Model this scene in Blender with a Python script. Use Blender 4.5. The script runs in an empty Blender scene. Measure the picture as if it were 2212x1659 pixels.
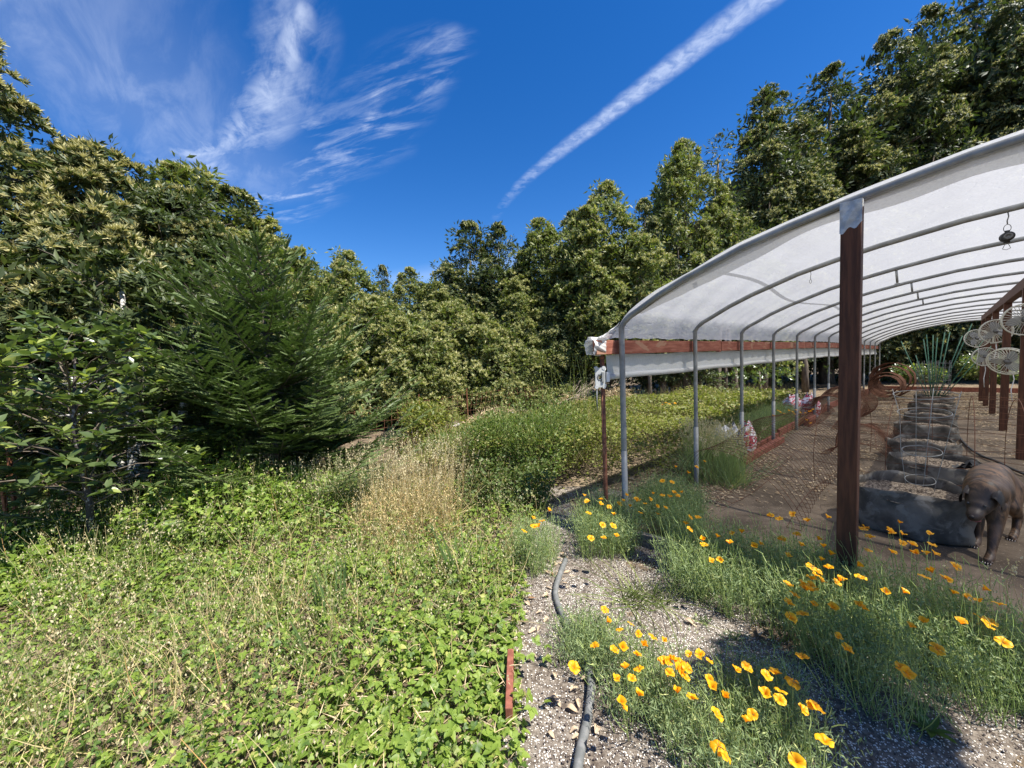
import bpy, math, random
import numpy as np
from mathutils import Vector, Matrix
random.seed(7); RNG = np.random.default_rng(11)
sc = bpy.context.scene
COL = sc.collection
PI = math.pi
# ------------------------------------------------------------------ camera
EZ, FPX = 1.6, 831.0
_p, _r = math.radians(3.5), math.radians(2.2)
CF = Vector((0, math.cos(_p), -math.sin(_p)))
_u0 = Vector((0, math.sin(_p), math.cos(_p)))
CR = Vector((math.cos(_r), 0, 0)) - _u0 * math.sin(_r)
CU = Vector((math.sin(_r), 0, 0)) + _u0 * math.cos(_r)
EYE = Vector((0, 0, EZ))
def ray(u, v): return CF + CR * ((u - 1106) / FPX) - CU * ((v - 830) / FPX)
def G(u, v, z=0.0):
    d = ray(u, v); return EYE + d * ((z - EZ) / d.z)
def D(u, v, y):
    d = ray(u, v); return EYE + d * (y / d.y)
cam = bpy.data.cameras.new('camera'); camo = bpy.data.objects.new('camera', cam); COL.objects.link(camo)
M = Matrix((CR, CU, -CF)).transposed().to_4x4(); M.translation = EYE
camo.matrix_world = M
cam.sensor_width = 36; cam.lens = 36 * FPX / 2212; cam.clip_start = 0.05; cam.clip_end = 3000
sc.camera = camo
# house frame: s runs along the house, c across it
AX, CX, OX = (.75, .661), (.661, -.75), (1.0, 3.47)
def H(s, c, z=0.0): return Vector((OX[0] + AX[0]*s + CX[0]*c, OX[1] + AX[1]*s + CX[1]*c, z))
def W2H(x, y):
    x = x - OX[0]; y = y - OX[1]
    return x*AX[0] + y*AX[1], x*CX[0] + y*CX[1]
def drop(s): return -.012 * max(0, s - 9)
def ground(x, y):
    s, c = W2H(np.asarray(x, float), np.asarray(y, float))
    k = np.clip((s - 9) / 11, 0, 1)
    w = np.clip((s*.0 + np.asarray(y, float) - 6) / 4, 0, 1)
    return -.3 * k * k * (3 - 2*k) * w
def gz(x, y): return float(ground(x, y))
# ------------------------------------------------------------------ objects
def tag(o, label=None, cat=None, group=None, kind=None):
    if label: o['label'] = label
    if cat: o['category'] = cat
    if group: o['group'] = group
    if kind: o['kind'] = kind
    return o
def thing(name, label, cat, loc=(0, 0, 0), group=None, rot=None):
    o = bpy.data.objects.new(name, None); COL.objects.link(o); o.location = loc
    o.empty_display_size = .1
    if rot: o.rotation_euler = rot
    return tag(o, label, cat, group)
def link(name, me, parent=None, loc=None):
    o = bpy.data.objects.new(name, me); COL.objects.link(o)
    if parent: o.parent = parent
    if loc is not None: o.location = loc
    return o
def npmesh(name, V, T, mats, midx=None, smooth=False):
    V = np.asarray(V, np.float32).reshape(-1, 3); T = np.asarray(T, np.int32)
    me = bpy.data.meshes.new(name)
    n, k = T.shape
    me.vertices.add(len(V)); me.vertices.foreach_set('co', V.ravel())
    me.loops.add(n*k); me.loops.foreach_set('vertex_index', T.ravel())
    me.polygons.add(n)
    me.polygons.foreach_set('loop_start', np.arange(0, n*k, k, dtype=np.int32))
    try: me.polygons.foreach_set('loop_total', np.full(n, k, dtype=np.int32))
    except Exception: pass
    if smooth: me.polygons.foreach_set('use_smooth', np.ones(n, dtype=bool))
    for m in mats: me.materials.append(m)
    if midx is not None: me.polygons.foreach_set('material_index', np.asarray(midx, np.int32))
    me.update(); me.validate()
    return me
class MB:
    """collects shapes into one mesh"""
    def __init__(s, org=(0, 0, 0)): s.v, s.f, s.m, s.o = [], [], [], Vector(org)
    def add(s, vs, fs, m=0):
        b = len(s.v); s.v += [Vector(q) - s.o for q in vs]
        for f in fs: s.f.append(tuple(b+i for i in f)); s.m.append(m)
        return s
    def box(s, c, size, ax=None, m=0):
        c = Vector(c); ax = ax or (Vector((1,0,0)), Vector((0,1,0)), Vector((0,0,1)))
        x, y, z = [Vector(a).normalized() * (q/2) for a, q in zip(ax, size)]
        vs = [c + x*i + y*j + z*k for i in (-1,1) for j in (-1,1) for k in (-1,1)]
        return s.add(vs, [(0,1,3,2),(4,6,7,5),(0,4,5,1),(2,3,7,6),(0,2,6,4),(1,5,7,3)], m)
    def bar(s, a, b, w, h, m=0, up=(0,0,1)):
        a, b = Vector(a), Vector(b); d = (b-a).normalized(); x = d.cross(Vector(up)).normalized()
        return s.box((a+b)/2, (w, (b-a).length, h), (x, d, x.cross(d)), m)
    def tube(s, pts, r, n=8, m=0, closed=False, cap=True):
        P = [Vector(q) for q in pts]; k = len(P)
        R = r if hasattr(r, '__len__') else [r]*k
        vs, prev = [], None
        for i in range(k):
            a = P[i-1] if (i or closed) else P[0]; b = P[(i+1) % k] if (i < k-1 or closed) else P[-1]
            d = (b-a); d = d.normalized() if d.length > 1e-9 else Vector((0,0,1))
            if prev is None:
                prev = d.orthogonal().normalized()
            x = (prev - d*prev.dot(d)); x = x.normalized() if x.length > 1e-6 else d.orthogonal().normalized()
            prev = x; y = d.cross(x)
            for j in range(n):
                t = 2*PI*j/n; vs.append(P[i] + x*(R[i]*math.cos(t)) + y*(R[i]*math.sin(t)))
        fs = []
        for i in range(k if closed else k-1):
            for j in range(n):
                fs.append((i*n+j, i*n+(j+1)%n, ((i+1)%k)*n+(j+1)%n, ((i+1)%k)*n+j))
        if cap and not closed: fs += [tuple(range(n-1,-1,-1)), tuple((k-1)*n+j for j in range(n))]
        return s.add(vs, fs, m)
    def lathe(s, prof, c=(0,0,0), n=24, m=0, ax=None):
        c = Vector(c); x, y, z = ax or (Vector((1,0,0)), Vector((0,1,0)), Vector((0,0,1)))
        vs = [c + x*(r*math.cos(2*PI*j/n)) + y*(r*math.sin(2*PI*j/n)) + z*h for r, h in prof for j in range(n)]
        fs = [(i*n+j, i*n+(j+1)%n, (i+1)*n+(j+1)%n, (i+1)*n+j) for i in range(len(prof)-1) for j in range(n)]
        return s.add(vs, fs, m)
    def grid(s, fn, nu, nv, m=0):
        vs = [fn(i/nu, j/nv) for i in range(nu+1) for j in range(nv+1)]
        fs = [(i*(nv+1)+j, (i+1)*(nv+1)+j, (i+1)*(nv+1)+j+1, i*(nv+1)+j+1) for i in range(nu) for j in range(nv)]
        return s.add(vs, fs, m)
    def mesh(s, name, mats, smooth=False):
        me = bpy.data.meshes.new(name); me.from_pydata([tuple(q) for q in s.v], [], s.f)
        for m in (mats if isinstance(mats, (list, tuple)) else [mats]): me.materials.append(m)
        me.polygons.foreach_set('material_index', s.m)
        if smooth: me.polygons.foreach_set('use_smooth', [True]*len(s.f))
        me.update(); return me
    def build(s, name, mats, parent=None, smooth=False):
        return link(name, s.mesh(name, mats, smooth), parent)
def bevel(o, w=.004, seg=2):
    b = o.modifiers.new('bevel', 'BEVEL'); b.width = w; b.segments = seg; b.limit_method = 'ANGLE'; return o
# ------------------------------------------------------------------ materials
def newmat(name):
    m = bpy.data.materials.new(name); m.use_nodes = True
    nt = m.node_tree; nt.nodes.clear(); return m, nt
class NT:
    def __init__(s, nt): s.t = nt
    def n(s, t, **kw):
        o = s.t.nodes.new(t)
        for k, v in kw.items(): setattr(o, k, v)
        return o
    def l(s, a, b): s.t.links.new(a, b)
    def put(s, sock, val):
        if hasattr(val, 'is_output'): s.l(val, sock)
        elif val is not None: sock.default_value = val
    def math(s, op, a, b=None, c=None, clamp=False):
        o = s.n('ShaderNodeMath', operation=op); o.use_clamp = clamp
        s.put(o.inputs[0], a)
        if b is not None: s.put(o.inputs[1], b)
        if c is not None: s.put(o.inputs[2], c)
        return o.outputs[0]
    def noise(s, vec, scale, detail=4, rough=.55, dist=0):
        o = s.n('ShaderNodeTexNoise'); o.inputs['Scale'].default_value = scale; o.inputs['Detail'].default_value = detail
        o.inputs['Roughness'].default_value = rough; o.inputs['Distortion'].default_value = dist
        if vec is not None: s.l(vec, o.inputs['Vector'])
        return o.outputs['Fac']
    def ramp(s, fac, lo, hi, smooth=True):
        o = s.n('ShaderNodeMapRange'); o.interpolation_type = 'SMOOTHSTEP' if smooth else 'LINEAR'
        s.put(o.inputs[0], fac); o.inputs[1].default_value = lo; o.inputs[2].default_value = hi; o.clamp = True
        return o.outputs[0]
    def mix(s, fac, a, b, mode='MIX'):
        o = s.n('ShaderNodeMix', data_type='RGBA', blend_type=mode)
        s.put(o.inputs[0], fac)
        for k, q in ((6, a), (7, b)):
            if isinstance(q, tuple): o.inputs[k].default_value = (*q[:3], 1)
            else: s.l(q, o.inputs[k])
        return o.outputs[2]
    def coord(s, which='Object'): return s.n('ShaderNodeTexCoord').outputs[which]
    def mapping(s, vec, scale=(1,1,1), rot=(0,0,0)):
        o = s.n('ShaderNodeMapping'); o.inputs['Scale'].default_value = scale; o.inputs['Rotation'].default_value = rot
        s.l(vec, o.inputs[0]); return o.outputs[0]
    def bump(s, h, strength=.3, dist=.01):
        o = s.n('ShaderNodeBump'); o.inputs['Strength'].default_value = strength; o.inputs['Distance'].default_value = dist
        s.l(h, o.inputs['Height']); return o.outputs[0]
    def principled(s, col, rough=.6, metal=0, spec=.5, normal=None):
        o = s.n('ShaderNodeBsdfPrincipled')
        if isinstance(col, tuple): o.inputs['Base Color'].default_value = (*col[:3], 1)
        else: s.l(col, o.inputs['Base Color'])
        s.put(o.inputs['Roughness'], rough); o.inputs['Metallic'].default_value = metal
        o.inputs['Specular IOR Level'].default_value = spec
        if normal is not None: s.l(normal, o.inputs['Normal'])
        return o.outputs[0]
    def out(s, sh):
        o = s.n('ShaderNodeOutputMaterial'); s.l(sh, o.inputs[0])
def leafmat(name, c1, c2, c3=None, rough=.5, trans=.3, tcol=None, spec=.35, big=0):
    """leaf: per-leaf colour between c1 and c2 (a few c3), part of the light passes through"""
    m, nt = newmat(name); q = NT(nt)
    rnd = q.n('ShaderNodeNewGeometry').outputs['Random Per Island']
    col = q.mix(q.ramp(rnd, 0, 1, False), c1, c2)
    if c3: col = q.mix(q.ramp(rnd, .86, .95), col, c3)
    if big:
        ns = q.noise(q.coord('Object'), big, 3)
        col = q.mix(q.ramp(ns, .35, .68), col, q.mix(.45, col, c2))
    p = q.principled(col, rough, 0, spec)
    t = q.n('ShaderNodeBsdfTranslucent')
    q.l(q.mix(1.0, col, tcol or (1.5, 1.7, .7), 'MULTIPLY'), t.inputs[0])
    x = q.n('ShaderNodeMixShader'); x.inputs[0].default_value = trans
    q.l(p, x.inputs[1]); q.l(t.outputs[0], x.inputs[2]); q.out(x.outputs[0]); return m
def simplemat(name, c1, c2, scale=8, rough=.7, metal=0, bump=.2, stretch=(1,1,1), spec=.4, lo=.35, hi=.7, detail=6, c3=None, s3=2):
    m, nt = newmat(name); q = NT(nt)
    v = q.mapping(q.coord('Object'), stretch)
    ns = q.noise(v, scale, detail, .6)
    col = q.mix(q.ramp(ns, lo, hi), c1, c2)
    if c3: col = q.mix(q.ramp(q.noise(v, s3, 5, .65, .6), .5, .62), col, c3)
    q.out(q.principled(col, rough, metal, spec, q.bump(ns, bump, .01) if bump else None)); return m
MT = {}
MT['leaf_dark'] = leafmat('dark_leaf', (.036,.056,.018), (.095,.12,.04), rough=.5, trans=.22, spec=.35)
MT['leaf_cream'] = leafmat('cream_new_leaf', (.36,.34,.13), (.60,.55,.28), rough=.5, trans=.25, tcol=(1.1,1.1,.7))
MT['leaf_mid'] = leafmat('mid_leaf', (.085,.12,.030), (.20,.22,.065), (.30,.29,.10), rough=.5, trans=.28, spec=.35)
MT['leaf_cream_far'] = leafmat('cream_far_leaf', (.40,.39,.15), (.66,.62,.33), rough=.5, trans=.25, tcol=(1.1,1.1,.7))
MT['leaf_broad'] = leafmat('broad_leaf', (.065,.10,.032), (.13,.17,.065), (.34,.38,.10), rough=.3, trans=.3, spec=.6)
MT['bramble'] = leafmat('bramble_leaf', (.115,.19,.026), (.25,.33,.06), (.40,.40,.12), rough=.5, trans=.35, big=.9)
MT['hedge'] = leafmat('hedge_leaf', (.085,.115,.020), (.22,.235,.05), (.40,.31,.13), rough=.5, trans=.33, big=.7)
MT['shrub'] = leafmat('shrub_leaf', (.05,.10,.018), (.13,.20,.045), rough=.5, trans=.3)
MT['broom'] = leafmat('broom_leaf', (.07,.12,.022), (.17,.23,.05), (.30,.32,.12), rough=.5, trans=.3)
MT['dullshrub'] = leafmat('dull_leaf', (.05,.085,.018), (.12,.16,.04), (.22,.2,.08), rough=.5, trans=.25)
MT['fir'] = leafmat('fir_needle', (.062,.098,.028), (.13,.18,.055), (.20,.25,.09), rough=.5, trans=.18, tcol=(1.1,1.4,.7))
MT['dry'] = leafmat('dry_grass_blade', (.54,.42,.19), (.68,.56,.30), (.50,.29,.11), rough=.8, trans=.3, tcol=(1.1,1.1,.9))
MT['seed'] = leafmat('seed_head', (.50,.42,.23), (.70,.62,.40), rough=.8, trans=.35, tcol=(1.1,1.1,.9))
MT['grass'] = leafmat('green_grass_blade', (.14,.20,.05), (.30,.33,.11), rough=.55, trans=.35)
MT['poppy_leaf'] = leafmat('poppy_foliage', (.16,.225,.10), (.30,.37,.175), (.46,.48,.19), rough=.6, trans=.3, tcol=(1.2,1.3,.8))
MT['poppy_stem'] = leafmat('poppy_stem', (.27,.37,.11), (.46,.54,.20), rough=.5, trans=.2)
MT['iris'] = leafmat('strap_leaf', (.10,.17,.06), (.19,.27,.10), rough=.45, trans=.3)
MT['sapbark'] = simplemat('spotted_sapling_bark', (.05,.042,.035), (.30,.28,.25), 30, .9, bump=.3, lo=.56, hi=.62)
MT['bark'] = simplemat('bark', (.09,.07,.05), (.2,.165,.13), 14, .95, stretch=(1,1,.25), bump=.6)
MT['pale_bark'] = simplemat('pale_lichen_bark', (.09,.085,.08), (.62,.60,.56), 9, .95, bump=.6, lo=.40, hi=.52)
MT['twig'] = simplemat('dry_twig', (.30,.24,.17), (.46,.38,.28), 20, .9, bump=.2)
MT['cane'] = simplemat('green_cane', (.16,.17,.06), (.27,.17,.09), 6, .7, bump=.1)
MT['redwood'] = simplemat('red_stained_wood', (.17,.052,.030), (.29,.105,.066), 5, .75, bump=.25, stretch=(6,6,1.2))
MT['darkpost'] = simplemat('brown_stained_post', (.058,.021,.010), (.125,.047,.022), 6, .7, bump=.3, stretch=(8,8,.7))
def beam_mat():
    m, nt = newmat('peeling_red_beam'); q = NT(nt)
    v = q.mapping(q.coord('Object'), (1,1,2.2))
    a = q.mix(q.ramp(q.noise(q.mapping(q.coord('Object'), (1,1,9)), 5, 6), .35, .7), (.20,.062,.038), (.33,.13,.085))
    peel = q.ramp(q.noise(v, 2.1, 7, .62, .8), .55, .60)
    col = q.mix(peel, a, (.33,.18,.115))
    q.out(q.principled(col, .8, 0, .3, q.bump(peel, .25, .005))); return m
MT['beam'] = beam_mat()
MT['greywood'] = simplemat('weathered_grey_wood', (.12,.105,.09), (.30,.27,.23), 7, .9, bump=.4, stretch=(8,8,8))
MT['galv'] = simplemat('galvanised_pipe', (.21,.215,.205), (.31,.315,.30), 9, .5, metal=.1, bump=.05, detail=3)
MT['rust'] = simplemat('rusted_steel', (.17,.060,.030), (.34,.14,.075), 30, .85, bump=.25, c3=(.11,.045,.03))
MT['rustwire'] = simplemat('rusted_wire', (.10,.042,.022), (.20,.085,.045), 8, .85, bump=0)
MT['wire'] = simplemat('zinc_wire', (.24,.25,.24), (.38,.38,.36), 12, .5, metal=.3, bump=0)
MT['alu'] = simplemat('cast_aluminium', (.44,.45,.44), (.56,.57,.55), 14, .5, metal=.2, bump=.05)
MT['whitepl'] = simplemat('white_plastic', (.74,.74,.72), (.82,.82,.80), 6, .4, bump=0)
MT['tape'] = simplemat('silver_tape', (.38,.38,.37), (.62,.62,.60), 26, .45, metal=.25, bump=.5)
MT['dark'] = simplemat('dark_rubber', (.02,.02,.02), (.045,.045,.045), 10, .6, bump=.1)
MT['steelgrey'] = simplemat('grey_metal_wheel', (.14,.14,.14), (.22,.22,.21), 20, .5, metal=.3, bump=0)
MT['hose'] = simplemat('grey_hose_rubber', (.11,.115,.11), (.18,.18,.175), 30, .65, bump=.1)
MT['stake'] = simplemat('green_coated_stake', (.05,.16,.10), (.11,.25,.17), 20, .5, bump=0)
MT['felt'] = simplemat('grey_black_felt', (.085,.075,.062), (.20,.18,.15), 5.5, .95, bump=.35, detail=12, spec=.15, c3=(.24,.22,.185), s3=7)
MT['pottedsoil'] = simplemat('chip_covered_soil', (.07,.05,.035), (.36,.29,.21), 55, .95, bump=.9, lo=.4, hi=.62)
MT['chip'] = leafmat('wood_chip', (.32,.22,.12), (.62,.50,.33), (.20,.11,.06), rough=.9, trans=.05)
MT['deadleaf'] = leafmat('dead_leaf', (.42,.30,.18), (.62,.49,.34), (.30,.17,.09), rough=.8, trans=.2, tcol=(1,1,1))
MT['perlite'] = simplemat('perlite', (.68,.63,.55), (.86,.82,.75), 30, .9, bump=0)
MT['pebble'] = simplemat('dark_grit', (.07,.052,.045), (.17,.135,.115), 30, .95, bump=0)
MT['straw'] = leafmat('dry_straw', (.50,.38,.22), (.70,.58,.38), (.36,.24,.12), rough=.9, trans=.2, tcol=(1,1,1))
MT['bagplastic'] = simplemat('grey_plastic_sack', (.30,.30,.31), (.55,.55,.56), 5, .35, bump=.3)
def printed_bag():
    m, nt = newmat('red_white_print_sack'); q = NT(nt)
    v = q.coord('Object')
    a = q.noise(q.mapping(v, (2,2,7)), 3.0, 2, .5, 1.2)
    red = q.ramp(a, .50, .515)
    col = q.mix(red, (.74,.70,.70), (.52,.04,.075))
    col = q.mix(q.ramp(q.noise(q.mapping(v, (3,3,9)), 5, 2, .5, .8), .60, .61), col, (.20,.03,.05))
    q.out(q.principled(col, .35, 0, .5, q.bump(q.noise(v, 9, 4), .5, .02))); return m
MT['printbag'] = printed_bag()
def fabric_mat(name, trans_direct, tint, w):
    """white woven shade fabric: some light goes straight through the weave, most is scattered"""
    m, nt = newmat(name); q = NT(nt); v = q.coord('Object')
    fold = q.math('ADD', q.noise(q.mapping(v, (1.2, 1.2, 6)), 2.2, 5, .6, .6), q.math('MULTIPLY', q.ramp(q.math('ABSOLUTE', q.math('SUBTRACT', q.noise(v, 2.6, 4, .5, 2.2), .5)), .03, .0), .22))
    weave = q.noise(v, 300, 1)
    dirt = q.ramp(q.noise(v, .9, 6, .65, .5), .5, .78)
    col = q.mix(q.math('MULTIPLY', dirt, .35), tint, (tint[0]*.72, tint[1]*.71, tint[2]*.67))
    col = q.mix(q.math('MULTIPLY', q.ramp(q.noise(v, 70, 3, .7), .4, .65), .16), col, (.25,.25,.26))
    nrm = q.bump(q.math('ADD', q.math('MULTIPLY', fold, 1.0), q.math('MULTIPLY', weave, .02)), .22, .03)
    d = q.n('ShaderNodeBsdfDiffuse'); q.l(col, d.inputs[0]); q.l(nrm, d.inputs['Normal'])
    t = q.n('ShaderNodeBsdfTranslucent'); q.l(col, t.inputs[0]); q.l(nrm, t.inputs['Normal'])
    x = q.n('ShaderNodeMixShader'); x.inputs[0].default_value = w; q.l(d.outputs[0], x.inputs[1]); q.l(t.outputs[0], x.inputs[2])
    tr = q.n('ShaderNodeBsdfTransparent')
    y = q.n('ShaderNodeMixShader'); y.inputs[0].default_value = trans_direct
    q.l(x.outputs[0], y.inputs[1]); q.l(tr.outputs[0], y.inputs[2]); q.out(y.outputs[0]); return m
MT['roof'] = fabric_mat('white_shade_fabric', .20, (.58,.585,.595), .60)
MT['curtain'] = fabric_mat('white_curtain_fabric', .06, (.80,.80,.77), .40)
MT['flap'] = fabric_mat('grey_flap_fabric', .05, (.60,.61,.62), .45)
MT['meshcloth'] = fabric_mat('grey_mesh_cloth', .45, (.25,.27,.28), .3)
def fanplastic():
    m, nt = newmat('ivory_plastic'); q = NT(nt)
    p = q.principled((.80,.79,.70), .4, 0, .5); t = q.n('ShaderNodeBsdfTranslucent'); t.inputs[0].default_value = (.78,.77,.66,1)
    x = q.n('ShaderNodeMixShader'); x.inputs[0].default_value = .4; q.l(p, x.inputs[1]); q.l(t.outputs[0], x.inputs[2]); q.out(x.outputs[0]); return m
MT['fan'] = fanplastic()
def blade():
    m, nt = newmat('smoky_blade_plastic'); q = NT(nt)
    p = q.principled((.34,.35,.36), .3, 0, .5); t = q.n('ShaderNodeBsdfTransparent')
    x = q.n('ShaderNodeMixShader'); x.inputs[0].default_value = .15; q.l(p, x.inputs[1]); q.l(t.outputs[0], x.inputs[2]); q.out(x.outputs[0]); return m
MT['blade'] = blade()
def petal():
    m, nt = newmat('orange_petal'); q = NT(nt)
    v = q.coord('Object'); r = q.n('ShaderNodeVectorMath', operation='LENGTH'); q.l(v, r.inputs[0])
    col = q.mix(q.ramp(r.outputs['Value'], .006, .040), (.86,.30,.006), (.93,.56,.016))
    rnd = q.n('ShaderNodeObjectInfo').outputs['Random']
    col = q.mix(q.math('MULTIPLY', rnd, .5), col, (.90,.44,.012))
    p = q.principled(col, .45, 0, .3); t = q.n('ShaderNodeBsdfTranslucent'); q.l(q.mix(1, col, (1.1,1.0,1.0), 'MULTIPLY'), t.inputs[0])
    x = q.n('ShaderNodeMixShader'); x.inputs[0].default_value = .42; q.l(p, x.inputs[1]); q.l(t.outputs[0], x.inputs[2]); q.out(x.outputs[0]); return m
MT['petal'] = petal()
def dogmat():
    m, nt = newmat('brindle_coat'); q = NT(nt); v = q.coord('Object')
    band = q.noise(q.mapping(v, (26, 9, 5), (0, .35, .4)), 1.0, 5, .65, 1.2)
    col = q.mix(q.ramp(band, .40, .62), (.030,.017,.010), (.21,.115,.055))
    big = q.noise(v, 5, 3); col = q.mix(q.ramp(big, .42, .66), col, (.085,.050,.030))
    global DOGHEAD; DOGHEAD = q.n('ShaderNodeVectorMath', operation='DISTANCE'); q.l(v, DOGHEAD.inputs[0])
    col = q.mix(q.math('MULTIPLY', q.ramp(DOGHEAD.outputs['Value'], .17, .08), .72), col, (.022,.016,.012))
    hair = q.noise(q.mapping(v, (60, 60, 220)), 1.5, 3)
    q.out(q.principled(col, .48, 0, .45, q.bump(hair, .35, .004))); return m
MT['dog'] = dogmat()
MT['dogdark'] = simplemat('dark_dog_fur', (.012,.009,.008), (.032,.022,.017), 30, .5, bump=.2)
MT['dogpale'] = simplemat('pale_claw', (.45,.38,.33), (.58,.5,.45), 20, .5, bump=0)
MT['tongue'] = simplemat('pink_lip', (.40,.10,.10), (.50,.16,.15), 20, .35, bump=0)
# ------------------------------------------------------------------ sky and sun
SUN_AZ, SUN_EL = math.radians(122), math.radians(61)
w = bpy.data.worlds.new('World'); sc.world = w; w.use_nodes = True
q = NT(w.node_tree); w.node_tree.nodes.clear()
sky = q.n('ShaderNodeTexSky', sky_type='NISHITA'); sky.sun_disc = False
sky.sun_elevation = SUN_EL; sky.sun_rotation = SUN_AZ; sky.altitude = 600; sky.air_density = 1.0; sky.dust_density = .3; sky.ozone_density = 3.5
hs = q.n('ShaderNodeHueSaturation'); hs.inputs['Saturation'].default_value = 1.36; hs.inputs['Value'].default_value = 1.0; hs.inputs['Hue'].default_value = .510
q.l(sky.outputs[0], hs.inputs['Color'])
# cirrus and a spreading contrail, laid out on a flat layer high overhead
sep = q.n('ShaderNodeSeparateXYZ'); q.l(q.coord('Generated'), sep.inputs[0])
zz = q.math('MAXIMUM', sep.outputs[2], .02)
px, py = q.math('DIVIDE', sep.outputs[0], zz), q.math('DIVIDE', sep.outputs[1], zz)
cmb = q.n('ShaderNodeCombineXYZ'); q.l(px, cmb.inputs[0]); q.l(py, cmb.inputs[1]); P = cmb.outputs[0]
wob = q.n('ShaderNodeTexNoise'); wob.inputs['Scale'].default_value = 2.2; wob.inputs['Detail'].default_value = 4; q.l(P, wob.inputs['Vector'])
wv = q.n('ShaderNodeVectorMath', operation='MULTIPLY_ADD'); q.l(wob.outputs['Color'], wv.inputs[0]); wv.inputs[1].default_value = (.22,.22,0); wv.inputs[2].default_value = (-.11,-.11,0)
pw = q.n('ShaderNodeVectorMath', operation='ADD'); q.l(P, pw.inputs[0]); q.l(wv.outputs[0], pw.inputs[1])
sw = q.n('ShaderNodeSeparateXYZ'); q.l(pw.outputs[0], sw.inputs[0]); wx, wy = sw.outputs[0], sw.outputs[1]
def seg(ax, ay, bx, by, wa, wb, X=wx, Y=wy):
    dx, dy = bx-ax, by-ay; L = dx*dx+dy*dy
    t = q.math('DIVIDE', q.math('ADD', q.math('MULTIPLY', q.math('SUBTRACT', X, ax), dx), q.math('MULTIPLY', q.math('SUBTRACT', Y, ay), dy)), L, clamp=True)
    ex = q.math('SUBTRACT', q.math('SUBTRACT', X, ax), q.math('MULTIPLY', t, dx)); ey = q.math('SUBTRACT', q.math('SUBTRACT', Y, ay), q.math('MULTIPLY', t, dy))
    d = q.math('SQRT', q.math('ADD', q.math('MULTIPLY', ex, ex), q.math('MULTIPLY', ey, ey)))
    wd = q.math('ADD', wa, q.math('MULTIPLY', t, wb-wa))
    return q.ramp(q.math('SUBTRACT', 1, q.math('DIVIDE', d, wd)), 0, 1), t
def fib(rot, sx, sy, detail=7, dist=.45, off=0):
    m0 = q.n('ShaderNodeMapping'); m0.inputs['Rotation'].default_value = (0,0,rot); q.l(P, m0.inputs[0])
    mp = q.n('ShaderNodeMapping'); mp.inputs['Scale'].default_value = (sx, sy, 1); mp.inputs['Location'].default_value = (off, off, 0); q.l(m0.outputs[0], mp.inputs[0])
    return q.noise(mp.outputs[0], 1, detail, .62, dist)
f1 = q.ramp(fib(-2.35, 2.2, 7), .40, .70); f2 = q.ramp(fib(-2.75, 3, 13, off=3), .42, .72); f3 = q.ramp(fib(-2.0, 4.5, 9, off=7), .36, .66)
s1, _ = seg(-.43,1.0,-.80,1.50,.10,.20); s2, _ = seg(-.80,1.50,-1.60,2.0,.20,.30); s3, _ = seg(-.18,1.28,-.62,1.72,.13,.30); s4, _ = seg(-.62,1.72,-1.5,2.5,.28,.32)
core1, _ = seg(-.52,1.15,-.85,1.52,.05,.09); core2, _ = seg(-.95,1.60,-1.45,1.85,.10,.13)
a1 = q.math('MULTIPLY', q.math('MAXIMUM', s1, s2), q.math('ADD', q.math('MULTIPLY', f1, .42), q.math('MULTIPLY', f2, .30)))
a2 = q.math('MULTIPLY', q.math('MAXIMUM', s3, s4), q.math('MULTIPLY', f2, q.math('ADD', .25, q.math('MULTIPLY', f1, .5))))
ac = q.math('MULTIPLY', q.math('MAXIMUM', core1, core2), q.math('ADD', .10, q.math('MULTIPLY', f3, .55)))
veil, _ = seg(-1.3,.7,-1.35,1.9,.8,.6); av = q.math('MULTIPLY', veil, q.math('ADD', .12, q.math('MULTIPLY', f1, .20)))
low, _ = seg(-1.2,4.6,1.2,3.5,.5,.8); al = q.math('MULTIPLY', low, .22)
# contrail
ct = q.math('ADD', q.math('MULTIPLY', px, -.525), q.math('MULTIPLY', py, .851)); cn = q.math('SUBTRACT', q.math('ADD', q.math('MULTIPLY', px, .851), q.math('MULTIPLY', py, .525)), 1.247)
cn = q.math('SUBTRACT', cn, q.math('MULTIPLY', q.math('POWER', q.math('MAXIMUM', q.math('SUBTRACT', ct, 1.5), 0), 2), .18))
mp = q.n('ShaderNodeMapping'); mp.inputs['Rotation'].default_value = (0,0,-2.123); mp.inputs['Scale'].default_value = (1,1,1); q.l(P, mp.inputs[0])
puff = q.noise(P, 22, 5, .62, .4); puff2 = q.noise(P, 9, 3)
cd = q.math('ABSOLUTE', q.math('ADD', cn, q.math('MULTIPLY', q.math('SUBTRACT', puff2, .5), .035)))
cw = q.math('ADD', .088, q.math('MULTIPLY', ct, -.018))
band = q.ramp(q.math('SUBTRACT', 1, q.math('DIVIDE', cd, cw)), 0, .8)
fade = q.math('MULTIPLY', q.ramp(ct, 2.75, .9), q.math('ADD', q.ramp(ct, 2.0, 1.3), q.ramp(puff2, .40, .60), clamp=True)); 
acn = q.math('MULTIPLY', q.math('MULTIPLY', band, fade), q.math('ADD', .22, q.math('MULTIPLY', q.ramp(puff, .28, .72), .42)))
tot = q.math('MAXIMUM', q.math('MAXIMUM', q.math('MAXIMUM', a1, a2), ac), q.math('MAXIMUM', q.math('MAXIMUM', av, al), acn))
tot = q.math('MULTIPLY', tot, q.ramp(sep.outputs[2], .03, .12), clamp=True)
bg = q.n('ShaderNodeBackground'); bg.inputs['Strength'].default_value = .085
q.l(q.mix(q.math('MULTIPLY', tot, .66), hs.outputs[0], (6.6,7.2,8.2)), bg.inputs['Color'])
wo = q.n('ShaderNodeOutputWorld'); q.l(bg.outputs[0], wo.inputs[0])
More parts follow.
